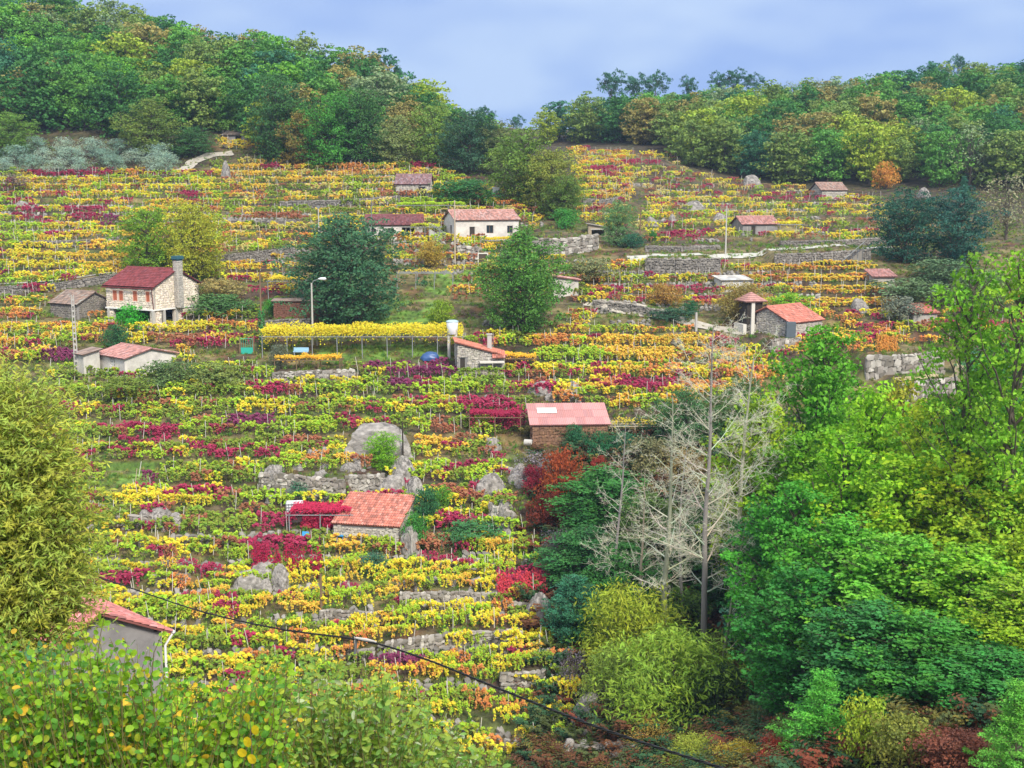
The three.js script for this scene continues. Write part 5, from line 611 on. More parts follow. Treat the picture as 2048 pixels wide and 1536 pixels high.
{ // undergrowth on the ravine floor: fern fronds and bramble leaves
  const r = rng(71), f = new MB(); for (let k = 0; k < 22; k++) { const a = r() * 6.28, L = 0.5 + r() * 0.5; for (let j = 1; j < 8; j++) { const t = j / 8, x = Math.cos(a) * L * t, z = Math.sin(a) * L * t, y = 0.15 + 0.75 * Math.sin(t * 2.2) * L; for (const s of [-1, 1]) { const tx = -Math.sin(a) * s + Math.cos(a) * 0.5, tz = Math.cos(a) * s + Math.sin(a) * 0.5; f.leaf(x + tx * 0.1 * (1 - t), y, z + tz * 0.1 * (1 - t), Math.cos(a) * 0.2, 0.95, Math.sin(a) * 0.2, tx, -0.2, tz, 0.26 * (1.1 - t), 0.09, shade(r, 0.18)); } } }
  const L = []; for (let k = 0; k < 60000 && L.length < 5200; k++) { const D = 54 + r() * 72, x = -2 + r() * (D * 0.5 + 5), [u, v] = project(x, H(x, D), -D); if (u < 1040 || u > 2100 || v < 840) continue; if (u < 1130 + (v - 900) * 0.1 && v < 1500 && r() < 0.7) continue; L.push([x, D]); }
  const I = new THREE.InstancedMesh(f.geo(), leafMat('#fffffd', 0.35), L.length), m4 = new THREE.Matrix4(), q = new THREE.Quaternion(), e = new THREE.Euler(), c = new THREE.Color(), pal = ['#4f7a38', '#6f8a3c', '#86803c', '#7c5236', '#3f6a44', '#5c6a3a', '#8a4a34'].map(col); I.name = 'undergrowth';
  L.forEach(([x, D], i) => { const s = 0.8 + r() * 1.2; m4.compose(V(x, ground(x, D) - 0.1, -D), q.setFromEuler(e.set(0, r() * 6.28, 0)), V(s, s * (0.7 + r() * 0.6), s)); I.setMatrixAt(i, m4); I.setColorAt(i, c.copy(pal[Math.floor((fbm(x * 0.2, 1, D * 0.2, 2) * 0.8 + r() * 0.4) * 6.9) % 7]).multiplyScalar(0.8 + r() * 0.3)); }); tag(I, 'ferns and brambles covering the ravine floor', 'undergrowth', null, 'stuff'); scene.add(I);
}
// ---------------------------------------------------------------- lichen-covered dead trees
function deadTree(seed, H0, o = {}) {
  const r = rng(seed), trunk = new MB(), br = new MB(); const grow = (p, d, len, rad, depth) => {
    const n = Math.max(3, Math.round(len / 0.5)), pts = [p.slice()], rr = [rad], dir = d.slice(), out = depth ? br : trunk;
    for (let k = 1; k <= n; k++) { const w = depth ? 0.3 : 0.07; dir[0] += (r() - 0.5) * w; dir[1] += (r() - 0.5) * w + (depth ? 0.045 : 0.02); dir[2] += (r() - 0.5) * w; const l = Math.hypot(...dir); for (let i = 0; i < 3; i++) dir[i] /= l; const q = pts[k - 1]; pts.push([q[0] + dir[0] * len / n, q[1] + dir[1] * len / n, q[2] + dir[2] * len / n]); rr.push(rad * (1 - 0.86 * k / n)); }
    out.tube(pts, rr, depth ? 4 : 7, [0.85 + r() * 0.3, 0.88 + r() * 0.25, 0.85 + r() * 0.25]);
    if (depth < 4 && len > 0.4) { const m = depth === 0 ? Math.round(len * 1.6) : Math.round(2 + len * 1.3); for (let k = 0; k < m; k++) { const t = depth === 0 ? 0.22 + 0.78 * (k + r()) / m : 0.2 + 0.8 * r(), i = Math.min(n - 1, Math.floor(t * n)), a = r() * 6.28, u = depth === 0 ? [Math.cos(a), 0.15 + r() * 0.5 + t * 0.4, Math.sin(a)] : unit(r); if (depth) { u[0] += pts[i + 1][0] - pts[i][0] > 0 ? 0.7 : -0.7; u[1] += 0.35; } const l = Math.hypot(...u); grow(pts[i], u.map((x) => x / l), depth === 0 ? H0 * (0.19 * (1 - t * 0.5)) * (0.5 + r()) : len * (0.3 + r() * 0.32), Math.max(0.01, rr[i] * (depth ? 0.5 : 0.36)), depth + 1); } }
  };
  grow([0, -0.4, 0], [o.lean ?? 0.02, 1, 0], H0, o.r ?? 0.24, 0); return [trunk.geo(), br.geo()];
}
const barkGrey = mat('lichen_bark', { color: col('#938c80') }), twig = mat('lichen_twig', { color: col('#cccab8') });
[[1412, 640, 1245, 86, 1, 'tallest lichen-covered dead tree, standing in the middle of its group', -0.04], [1332, 780, 1190, 88, 2, 'lichen-covered dead tree with long low branches on the left', -0.02], [1365, 860, 1180, 90, 3, 'thin dead trunk between the two main lichen trees', 0.02], [1462, 700, 1200, 88, 4, 'lichen-covered dead tree leaning right', 0.07], [1225, 840, 1150, 92, 5, 'slender dead tree with ivy on its foot', 0.03], [1440, 1010, 1265, 80, 6, 'broken lichen tree with pale drooping branches', 0.1], [1280, 920, 1170, 91, 7, 'thin bare stem left of the lichen trees', 0.0]].forEach(([u, top, foot, D, s, label, lean]) => { const p = at(u, foot, D), y = ground(p.x, D), g = thing('lichen_tree', label, 'tree', [p.x, y, -D], 0, 'dead trees covered in lichen'), h = at(u, top, D).y - y, [a, b] = deadTree(800 + s, h, { lean, r: s < 3 || s === 4 ? 0.27 : 0.17 }); mesh('trunk', a, barkGrey, g); mesh('branches', b, twig, g); });
mark(1400, 900, 'the lichen trees');
// ---------------------------------------------------------------- pergolas, poles, tanks, small things
function vineCanopy(mb, r, w, d, y, n, S, hang, hump = 0.15, thick = 0.3) { for (let k = 0; k < n; k++) { const x = (r() - 0.5) * w, z = (r() - 0.5) * d, e = Math.max(Math.abs(x) / (w / 2), Math.abs(z) / (d / 2)), b = fbm(x * 0.9 + w, 2, z * 0.9, 2), yy = y + (r() - 0.45) * thick * (0.4 + 1.2 * fbm(x * 0.5, 7, z, 2)) + b * hump * 2 - (e > 0.86 && r() < 0.6 ? r() * hang : 0), g = unit(r), l = Math.hypot(g[0] * 0.6, 0.8 + g[1] * 0.3, 0.35 + g[2] * 0.5), v = 0.82 + r() * 0.34, wv = (r() - 0.5) * 0.3; mb.leaf(x, yy, z, g[0] * 0.6 / l, (0.8 + g[1] * 0.3) / l, (0.35 + g[2] * 0.5) / l, g[1], -0.6, g[2], S * (0.7 + r() * 0.6), S * 0.9, [v, v * (1 + wv), v * (1 - wv * 0.5)]); } return mb; }
function pergola(label, u, v, w, d, h, hex, o = {}) {
  const p = onGround(u, v), g = thing('vine_pergola', label, 'pergola', p, o.rot ?? 0, 'vine pergolas'), r = rng(Math.round(u + v)), nx = o.nx ?? Math.max(2, Math.round(w / 2.6) + 1);
  g.position.z -= d / 2; for (let i = 0; i < nx; i++) for (const z of [d / 2, -d / 2]) { const x = -w / 2 + w * i / (nx - 1), gy = ground(g.position.x + x, -(g.position.z + z)) - p.y; mesh('post', new MB().tube([[x, gy - 0.3, z], [x + (r() - 0.5) * 0.1, h, z]], [0.06, 0.05], 6).geo(), o.post ?? M.steel, g); }
  for (const z of [d / 2, 0, -d / 2]) mesh('beam', new MB().tube([[-w / 2 - 0.3, h, z], [w / 2 + 0.3, h, z]], [0.045, 0.045], 5).geo(), o.post ?? M.steel, g); for (let i = 0; i < nx; i++) { const x = -w / 2 + w * i / (nx - 1); mesh('crossbar', new MB().tube([[x, h + 0.06, d / 2 + 0.2], [x, h + 0.06, -d / 2 - 0.2]], [0.035, 0.035], 5).geo(), o.post ?? M.steel, g); }
  const fol = vineCanopy(new MB(), r, w, d, h + 0.15, o.n ?? Math.round(w * d * 60), 0.2, o.hang ?? 0.5, o.hump ?? 0.22, o.thick); if (o.drape) vineCanopy(fol, r, o.drape[1], d * 0.8, h + 0.2, 700, 0.2, 2.2, 0.5), fol.p.forEach((_, i) => { if (i >= fol.p.length - 700 * 12 && i % 3 === 0) fol.p[i] += o.drape[0]; });
  if (o.n !== 0) mesh('foliage', fol.geo(), leafMat(hex, 0.38), g); return g;
}
pergola('long yellow-leaved vine pergola beside the street lamp', 725, 716, 23.5, 3.6, 2.5, '#e6d838', { hang: 1.0, hump: 0.5, thick: 1.2, drape: [-10.6, 3.4], nx: 9, n: 9000 });
pergola('bare steel pergola frame above the lawn', 850, 578, 7.5, 3, 2.1, '#dcc63a', { n: 220, nx: 4 });
pergola('crimson creeper arbour joined to the tiled shed', 640, 1066, 5.4, 3.2, 2.0, '#c8305a', { n: 2600, hang: 0.8, nx: 3 });
pergola('yellow vine awning on the hut with the water tank', 1032, 742, 4.6, 2.6, 1.7, '#ecc23a', { n: 1200, hang: 0.6, nx: 3, post: M.wood });
pergola('yellow vine roof over the stair landing of the long house', 850, 476, 4.4, 3, 1.9, '#c2cc34', { n: 900, hang: 0.6, nx: 3 });
pergola('golden vine canopy in front of the white house', 985, 496, 8.5, 2.4, 1.3, '#e2cc38', { n: 1500, hang: 1.1, nx: 4 });
pergola('yellow vine canopy over the vine cottage', 1560, 468, 7.4, 2.6, 1.7, '#ddd43a', { n: 1500, hang: 0.8, nx: 3 });
pergola('golden vine shelf along the field edge wall', 615, 752, 7.4, 2.0, 1.1, '#ecc23c', { n: 1300, hang: 0.5, nx: 4, post: M.wood });
pergola('yellow arbour behind the wooden lamp pole', 572, 600, 4.6, 3.4, 2.6, '#e2d03a', { n: 1300, hang: 1.6, nx: 2 });
pergola('crimson creeper arbour beside the corrugated shed', 990, 872, 5.2, 2.6, 1.9, '#a82850', { n: 2300, hang: 1.4, nx: 3, post: M.wood });
pergola('grey pole arbour right of the corrugated shed', 1270, 884, 4.6, 2.6, 1.6, '#d8c83a', { n: 160, nx: 3, post: M.woodPale });
pergola('lime green vine row on a trellis under the barn', 862, 424, 11, 1.6, 1.2, '#b0d030', { n: 2000, hang: 0.5, nx: 5 });
// crimson creeper spilling over the split boulder, red creeper over the terrace wall
for (const [u, v, w, h, hex, label, D0] of [[575, 1140, 5.5, 2.4, '#a81c48', 'crimson creeper spilling down over the split boulder', 70], [1045, 1205, 3.8, 2.0, '#d04858', 'bright red creeper over the wall by the gully', 70], [1770, 728, 2.2, 1.6, '#d89a48', 'orange vine hanging over the big dry-stone wall', 100], [640, 1050, 3, 1.2, '#c03058', 'low crimson vine in front of the arbour', 70], [1965, 655, 3, 1.2, '#b8465c', 'crimson bramble behind the slender tree', 100]]) {
  const p = onGround(u, v, D0), g = thing('creeper', label, 'creeper', p, 0, 'creepers over walls and rocks'), r = rng(u), mb = new MB(), st = new MB(); for (let s = 0; s < 26; s++) { const x0 = (r() - 0.5) * w, top = h * (0.6 + 0.6 * r()), len = top * (0.6 + r() * 0.6); const pts = []; for (let k = 0; k <= 22; k++) { const t = k / 22, x = x0 + (r() - 0.5) * 0.4, y = top - len * t, z = 0.25 + 0.35 * t + (r() - 0.5) * 0.3; if (k % 7 === 0) pts.push([x, y, z]); for (let q = 0; q < 3; q++) { const gg = unit(r), l = Math.hypot(gg[0] * 0.6, 0.5, 0.6 + gg[2] * 0.4); mb.leaf(x + gg[0] * 0.15, y + gg[1] * 0.12, z + gg[2] * 0.12, gg[0] * 0.6 / l, 0.5 / l, (0.6 + gg[2] * 0.4) / l, gg[1], -0.9, gg[2], 0.17, 0.15, shade(r, 0.25, 0.12)); } } st.tube(pts, pts.map(() => 0.012), 3); } mesh('stem', st.geo(), M.vinewood, g); mesh('foliage', mb.geo(), leafMat(hex, 0.35), g);
}
// poles
function pole(name, label, u, v, top, rad, m, extra, cat = 'pole') { const p = onGround(u, v), h = at(u, top, -p.z).y - p.y, g = thing(name, label, cat, p); if (name !== 'lattice_pole') mesh('pole', new MB().tube([[0, -0.6, 0], [0, h, 0]], [rad, rad * 0.7], 9).geo(), m, g); extra?.(g, h); return g; }
pole('street_lamp', 'concrete street lamp on a white pole beside the big dark oak', 626, 690, 566, 0.14, M.concrete, (g, h) => { mesh('arm', new MB().tube([[0, h - 0.2, 0], [0.25, h + 0.25, 0], [1.0, h + 0.5, 0.1]], [0.05, 0.045, 0.04], 6).geo(), M.steel, g); const l = new MB(); l.tube([[0.85, h + 0.5, 0.1], [1.15, h + 0.52, 0.12], [1.7, h + 0.5, 0.16], [1.8, h + 0.48, 0.17]], [0.06, 0.17, 0.2, 0.05], 10); mesh('lamp_head', l.geo(), M.tank, g); }, 'lamp');
pole('lattice_pole', 'concrete lattice power pole left of the plastered shed', 153, 742, 590, 0.14, M.concrete, (g, h) => { const b = new MB(); for (const s of [-1, 1]) b.tube([[s * 0.2, -0.5, 0], [s * 0.12, h, 0]], [0.08, 0.06], 4); mesh('pole', b.geo(), M.concrete, g); for (let k = 0; k < 14; k++) mesh('rung', new MB().box(-0.16, 0.16, k / 14 * h, k / 14 * h + 0.2, -0.05, 0.05).geo(), M.concrete, g); });
pole('wooden_pole', 'tall wooden pole with ivy beside the brick ruin', 524, 692, 545, 0.13, M.wood, (g, h) => { const mb = new MB(), r = rng(4); for (let k = 0; k < 700; k++) { const y = r() * h * 0.5, a = r() * 6.28, q = 0.2 + r() * 0.25, u = unit(r); mb.leaf(Math.cos(a) * q, y, Math.sin(a) * q, Math.cos(a) * 0.8, 0.4, Math.sin(a) * 0.8, u[0], -1, u[2], 0.2, 0.17, shade(r, 0.2)); } mesh('ivy', mb.geo(), leafMat('#478a4a', 0.3), g); });
pole('utility_pole', 'tall utility pole beside the white house', 910, 522, 400, 0.12, M.woodPale); pole('utility_pole', 'utility pole beside the road bend willow', 1280, 490, 414, 0.11, M.wood, (g, h) => mesh('crossarm', new MB().box(-0.7, 0.7, h - 0.3, h - 0.18, -0.05, 0.05).geo(), M.wood, g)); pole('utility_pole', 'utility pole on the pale road in the far vineyard', 1451, 510, 412, 0.13, M.concrete, (g, h) => mesh('crossarm', new MB().box(-0.6, 0.6, h - 0.35, h - 0.22, -0.05, 0.05).geo(), M.wood, g)); pole('utility_pole', 'grey pole above the big dark oak', 638, 478, 416, 0.11, M.concrete, (g, h) => mesh('lamp_head', new MB().box(-0.25, 0.25, h, h + 0.25, -0.15, 0.15).geo(), M.metal, g)); pole('utility_pole', 'thin pole left of the long low house', 744, 500, 398, 0.08, M.metal);
pole('wooden_post', 'dark wooden post by the huge granite boulder', 806, 925, 845, 0.1, M.barkDark); pole('wooden_post', 'stout dark wooden post among the yellow rows', 643, 1225, 1148, 0.12, M.wood); pole('wooden_post', 'slim white pole below the tiled shed, left of the pair', 792, 1112, 1066, 0.05, M.stake); pole('wooden_post', 'slim white pole below the tiled shed, right of the pair', 824, 1112, 1070, 0.05, M.stake); pole('concrete_pillar', 'square concrete pillar by the lane hedge', 1392, 662, 625, 0.2, M.concrete); pole('wooden_post', 'thin dark post among the vines above the corrugated shed', 1144, 792, 735, 0.05, M.barkDark);
// leaning props and stakes that stand out, one by one
{ const r = rng(88); for (const [u, v, h] of [[218, 850, 26], [226, 855, 20], [282, 860, 30], [435, 822, 24], [457, 830, 20], [380, 855, 28], [238, 895, 16], [276, 945, 30], [270, 960, 26], [492, 800, 20], [560, 770, 22], [735, 790, 22], [742, 780, 18], [875, 790, 24], [760, 850, 20], [925, 800, 22], [978, 930, 34], [986, 930, 30], [990, 1045, 30], [950, 860, 30], [965, 865, 26], [310, 1070, 22], [330, 1110, 20], [480, 1060, 22], [430, 1160, 22], [330, 1190, 20], [265, 1175, 20], [400, 1150, 22], [700, 960, 22], [845, 870, 22], [1025, 810, 24], [885, 1085, 20], [1000, 1130, 22], [1032, 1150, 24], [905, 1250, 22], [1110, 1450, 26], [1180, 1490, 28], [795, 1255, 20], [520, 1240, 22], [560, 1180, 16], [155, 660, 20], [75, 690, 14], [120, 690, 16], [200, 715, 16], [505, 690, 16], [240, 660, 14], [290, 660, 14], [80, 660, 14], [100, 730, 16], [385, 680, 16], [420, 690, 14]]) { const p = onGround(u, v, 68), s = scaleAt(p), hh = h / s, g = mesh('vine_stake', new MB().tube([[0, -0.3, 0], [(r() - 0.5) * hh * 0.5, hh, (r() - 0.5) * 0.2]], [0.045, 0.035], 5).geo(), [M.stake, M.stake, M.steel, M.woodPale][Math.floor(r() * 4)], null, true); g.position.copy(p); labelLater(g, u, v, 'pale vine stake', 'stake', 'vine stakes that stand clear of the leaves'); } }
// raised water tank
{ const p = onGround(905, 712), b = at(905, 668, -p.z).y - p.y, t = at(905, 643, -p.z).y - p.y, g = thing('water_tank', 'white tapered water tank on two blocks above the tiled hut', 'tank', p); for (const s of [-1, 1]) mesh('leg', new MB().box(s * 0.4 - 0.16, s * 0.4 + 0.16, -0.5, b, -0.3, 0.3).geo(), M.stonePale, g); const lg = (pts, m, n) => { const q = new THREE.LatheGeometry(pts.map((v) => new THREE.Vector2(...v)), 28); q.deleteAttribute('uv'); return mesh(n, q, m, g); }; lg([[0, b], [0.6, b], [0.7, t], [0, t]], M.tank, 'tank'); lg([[0.73, t - 0.04], [0.75, t + 0.05], [0.5, t + 0.16], [0, t + 0.2]], mat('tank_lid', { color: col('#a9c6d2'), roughness: 0.4 }), 'lid'); }
// caged tank
{ const p = onGround(590, 1032), g = thing('caged_tank', 'white plastic tank in a wire cage beside the crimson arbour', 'tank', p, 0.15); g.position.y += 0.5; mesh('bottle', new MB().box(-0.72, 0.72, 0.05, 1.25, -0.6, 0.6).geo(), M.tank, g); for (let k = 0; k <= 6; k++) mesh('bar', new MB().box(-0.78 + k * 0.26 - 0.02, -0.78 + k * 0.26 + 0.02, 0, 1.3, 0.62, 0.66).geo(), M.metal, g); for (let k = 0; k < 5; k++) mesh('hoop', new MB().box(-0.8, 0.8, 0.1 + k * 0.27, 0.14 + k * 0.27, 0.66, 0.7).box(-0.8, -0.76, 0.1 + k * 0.27, 0.14 + k * 0.27, -0.66, 0.66).box(0.76, 0.8, 0.1 + k * 0.27, 0.14 + k * 0.27, -0.66, 0.66).geo(), M.metal, g); mesh('pallet', new MB().box(-0.8, 0.8, -0.5, 0.0, -0.66, 0.66).geo(), M.stone, g); }
for (const [u, v, rot, label] of [[616, 1070, 0.5, 'tipped blue plastic chair under the crimson arbour'], [686, 1064, -0.3, 'blue plastic chair beside the tiled shed wall']]) { const p = onGround(u, v), g = thing('plastic_chair', label, 'chair', p, rot, 'blue plastic chairs'); g.position.z += 1.2; g.position.y = ground(g.position.x, -g.position.z) + 0.25; g.scale.setScalar(1.25); if (rot > 0) g.rotation.x = -0.5; mesh('seat', new MB().box(-0.24, 0.24, 0.42, 0.46, -0.24, 0.24).geo(), M.blue, g); mesh('backrest', new MB().box(-0.24, 0.24, 0.46, 0.95, -0.26, -0.22).geo(), M.blue, g); for (const [x, z] of [[-1, -1], [1, -1], [-1, 1], [1, 1]]) mesh('leg', new MB().tube([[x * 0.21, 0.42, z * 0.2], [x * 0.25, -0.2, z * 0.25]], [0.025, 0.02], 5).geo(), M.blue, g); }
{ const p = onGround(860, 718), g = new THREE.SphereGeometry(1, 24, 12, 0, 6.283, 0, 1.57), q = g.attributes.position; for (let i = 0; i < q.count; i++) { const x = q.getX(i), y = q.getY(i), z = q.getZ(i), k = 1 + (fbm(x * 2, y * 3, z * 2, 3) - 0.5) * 0.7; q.setXYZ(i, x * 1.3 * k, y * 0.9 * k, z * 0.9 * k); } g.deleteAttribute('uv'); g.computeVertexNormals(); const m = mesh('tarpaulin', g, M.navy, null, true); m.position.copy(p); tag(m, 'crumpled blue tarpaulin heap under the pergola end', 'tarpaulin'); }
{ const p = onGround(602, 712), g = thing('garden_bench', 'pale blue bench under the left end of the yellow pergola', 'bench', p); mesh('seat', new MB().box(-0.9, 0.9, 0.45, 0.52, -0.25, 0.25).geo(), mat('bench_blue', { color: col('#9cc4de') }), g); mesh('backrest', new MB().box(-0.9, 0.9, 0.55, 0.95, -0.3, -0.25).geo(), mat('bench_blue', {}), g); for (const s of [-1, 1]) mesh('leg', new MB().box(s * 0.75 - 0.06, s * 0.75 + 0.06, -0.3, 0.45, -0.22, 0.22).geo(), M.steel, g); }
{ const p = onGround(494, 704), g = thing('garden_gate', 'turquoise metal gate with wire upper half at the lane end', 'gate', p, 0.1); mesh('panel', new MB().box(-0.7, 0.7, 0, 0.75, -0.03, 0.03).geo(), M.teal, g); for (const s of [-1, 1]) mesh('post', new MB().box(s * 0.8 - 0.07, s * 0.8 + 0.07, -0.5, 2.0, -0.07, 0.07).geo(), M.wood, g); for (let k = 0; k < 6; k++) mesh('bar', new MB().box(-0.66 + k * 0.26, -0.63 + k * 0.26, 0.75, 1.8, -0.01, 0.01).geo(), M.teal, g); mesh('rail', new MB().box(-0.7, 0.7, 1.8, 1.85, -0.03, 0.03).geo(), M.teal, g); }
{ const p = onGround(528, 694), g = thing('notice_box', 'small white notice box on a short post by the pergola corner', 'sign', p); mesh('post', new MB().box(-0.03, 0.03, -0.3, 1.0, -0.03, 0.03).geo(), M.steel, g); mesh('board', new MB().box(-0.27, 0.27, 1.0, 1.4, -0.04, 0.04).geo(), M.white, g); mesh('plate', new MB().box(-0.14, 0.14, 1.1, 1.28, 0.042, 0.05).geo(), M.darkWood, g); }
{ const p = onGround(966, 528), g = tag(thing('cellar_door', 'dark cellar door with pale frame below the golden canopy', 'door', p), null, null, null, 'thing'); mesh('leaf', new MB().box(-0.6, 0.6, -0.3, 2.0, -0.1, 0).geo(), M.darkWood, g); mesh('frame', new MB().box(-0.75, -0.6, -0.3, 2.15, -0.2, 0.08).box(0.6, 0.75, -0.3, 2.15, -0.2, 0.08).box(-0.6, 0.6, 2.0, 2.15, -0.2, 0.08).geo(), M.stonePale, g); }
{ const p = onGround(888, 480), g = thing('outdoor_stair', 'steep outdoor stair with pale handrail beside the long low house', 'stair', p, -0.2); for (let k = 0; k < 9; k++) mesh('step', new MB().box(k * 0.28 - 2.2, k * 0.28 - 1.92, -0.4, 1.7 - k * 0.19, -0.5, 0.5).geo(), M.concrete, g); for (const z of [-0.5, 0.5]) mesh('handrail', new MB().tube([[-2.2, 2.7, z], [0.4, 1.0, z]], [0.04, 0.04], 5).geo(), M.steel, g); for (let k = 0; k < 4; k++) mesh('baluster', new MB().tube([[-2.1 + k * 0.75, 0.3, 0.5], [-2.1 + k * 0.75, 2.6 - k * 0.5, 0.5]], [0.03, 0.03], 5).geo(), M.steel, g); }
{ const p = onGround(1712, 528), g = thing('outdoor_stair', 'stone stair with steel handrail climbing to the pale road', 'stair', p, 0.2); for (let k = 0; k < 10; k++) mesh('step', new MB().box(-0.5 + k * 0.26 - 1, -0.24 + k * 0.26 - 1, -0.5, 0.3 + k * 0.2, -1, -0.1).geo(), M.stoneDark, g); mesh('handrail', new MB().tube([[-2.2, 0.4, 0], [1.2, 3.2, 0]], [0.04, 0.04], 5).geo(), M.metal, g); for (let k = 0; k < 5; k++) mesh('baluster', new MB().tube([[-2 + k * 0.75, -0.4, 0], [-2 + k * 0.75, 0.55 + k * 0.62, 0]], [0.03, 0.03], 5).geo(), M.metal, g); }
{ const p = onGround(915, 384, 150), g = mesh('concrete_cistern', new MB().box(-0.6, 0.6, -0.4, 1.5, -0.6, 0.6).box(-0.7, 0.7, 1.5, 1.62, -0.7, 0.7).geo(), M.white, null, true); g.position.copy(onGround(992, 392)); tag(g, 'small white concrete cistern at the end of the clipped hedge', 'cistern'); }
{ const g = mesh('concrete_block', new MB().box(-0.55, 0.55, -0.6, 1.9, -0.35, 0.35).geo(), mat('slate_grey', { color: col('#5a646c') }), null, true); g.position.copy(onGround(1580, 694)); tag(g, 'upright dark grey slab in front of the gabled stone house', 'slab'); }
{ const g = thing('parasol_table', 'pale green round table right of the corrugated shed', 'table', onGround(1252, 868)); mesh('leg', new MB().tube([[0, -0.3, 0], [0, 0.8, 0]], [0.04, 0.04], 6).geo(), M.metal, g); mesh('top', new MB().tube([[0, 0.78, 0], [0, 0.84, 0]], [0.6, 0.6], 16).geo(), mat('mint', { color: col('#9fd8c0') }), g); }
{ const p = onGround(1985, 762), g = thing('plank_pile', 'pile of pale weathered planks at the right below the footpath', 'planks', p, -0.4), r = rng(3); for (let k = 0; k < 7; k++) { const m = mesh('plank', new MB().box(-1.7, 1.7, 0, 0.06, -0.12, 0.12).geo(), M.woodPale, g); m.position.set((r() - 0.5) * 0.6, 0.2 + k * 0.07, (r() - 0.5) * 1.2); m.rotation.set(0.1, (r() - 0.5) * 0.6, -0.12); } }
{ const p = onGround(1945, 718), g = mesh('water_drum', new MB().tube([[0, -0.3, 0], [0, 1.1, 0]], [0.45, 0.45], 14).geo(), mat('mint', {}), null, true); g.position.copy(p); tag(g, 'pale turquoise drum half hidden behind the slender tree', 'drum'); }
// lanes: ribbons on the slope
function ribbon(label, name, pts, width, m, from) { const P = []; for (let k = 0; k < pts.length - 1; k++) for (let t = 0; t < 12; t++) { const s = t / 12; P.push(hit(lerp(pts[k][0], pts[k + 1][0], s), lerp(pts[k][1], pts[k + 1][1], s), from)); } const mb = new MB(), r = rng(9), N = 6, rows = P.map((a, k) => { const b = P[Math.min(P.length - 1, k + 1)], c = P[Math.max(0, k - 1)], l = Math.hypot(b.x - c.x, b.z - c.z) || 1, nx = -(b.z - c.z) / l, nz = (b.x - c.x) / l; return Array.from({ length: N + 1 }, (_, i) => { const t = (i / N - 0.5) * (width + (noise3(k * 0.4, i, 3) - 0.5) * 0.6), x = a.x + nx * t, z = a.z + nz * t; return [x, Math.max(ground(x, -z), ground(x, -z + 0.3), ground(x, -z - 0.3)) + 0.05, z]; }); }); for (let k = 0; k < rows.length - 1; k++) for (let i = 0; i < N; i++) { const c = 0.85 + r() * 0.25; mb.quad(rows[k][i + 1], rows[k + 1][i + 1], rows[k + 1][i], rows[k][i], [c, c, c]); if (mb.n[mb.n.length - 2] < 0) { for (let q = 1; q <= 12; q++) mb.n[mb.n.length - q] *= -1; const e = mb.i.length; [mb.i[e - 5], mb.i[e - 4]] = [mb.i[e - 4], mb.i[e - 5]]; [mb.i[e - 2], mb.i[e - 1]] = [mb.i[e - 1], mb.i[e - 2]]; } } const o = mesh(name, mb.geo(), m, null, true); tag(o, label, null, null, 'structure'); return o; }
ribbon('pale road along the terrace edge', 'road', [[1255, 518], [1380, 516], [1480, 512], [1620, 504], [1800, 492]], 2.6, mat('road_pale', { color: col('#b9b8ae') }), 100); ribbon('sloping lane past the oaks', 'path', [[1170, 606], [1260, 618], [1340, 636], [1420, 655], [1500, 668]], 2.0, M.path, 100); ribbon('track winding up to the hut', 'path', [[300, 352], [370, 340], [385, 325], [420, 312], [470, 306]], 2.2, M.path, 150); ribbon('pale footpath on the wall', 'path', [[1790, 782], [1850, 776], [1920, 760], [1925, 730]], 1.6, mat('path_straw', { color: col('#b3a47e') }), 100); ribbon('narrow path below the upper vineyard', 'path', [[-20, 572], [120, 566], [240, 552]], 1.2, M.path, 100);
// ---------------------------------------------------------------- foreground: willow, lime-leaved shrub, sallow, cable
{ // overhead cable with a pale joint
  const g = thing('overhead_cable', 'black twisted overhead cable crossing the lower left of the view', 'cable', at(180, 1150, 24)), o = g.position, ctl = [[150, 1138, 25], [250, 1172, 23], [400, 1222, 20.5], [560, 1258, 18], [735, 1283, 15.6], [850, 1318, 14], [1000, 1378, 12.3], [1200, 1456, 10.6], [1470, 1545, 9]].map(([u, v, D]) => at(u, v, D).sub(o)), cv = new THREE.CatmullRomCurve3(ctl), P = cv.getPoints(160);
  for (const ph of [0, 2.1, 4.2]) mesh('strand', new MB().tube(P.map((p, k) => [p.x, p.y + Math.sin(k * 1.1 + ph) * 0.009, p.z + Math.cos(k * 1.1 + ph) * 0.009]), P.map(() => 0.0062), 5).geo(), M.cable, g); const j = cv.getPoint(0.5), a = at(712, 1276, 15.9).sub(o), b = at(752, 1284, 15.4).sub(o); mesh('joint', new MB().tube([a.toArray(), [(a.x + b.x) / 2, (a.y + b.y) / 2, (a.z + b.z) / 2], b.toArray()], [0.016, 0.026, 0.012], 7).geo(), mat('joint_pale', { color: col('#d6cfc4') }), g);
  mesh('clamp', new MB().tube([a.toArray(), [a.x - 0.02, a.y - 0.22, a.z]], [0.02, 0.02], 5).geo(), M.metal, g);
}
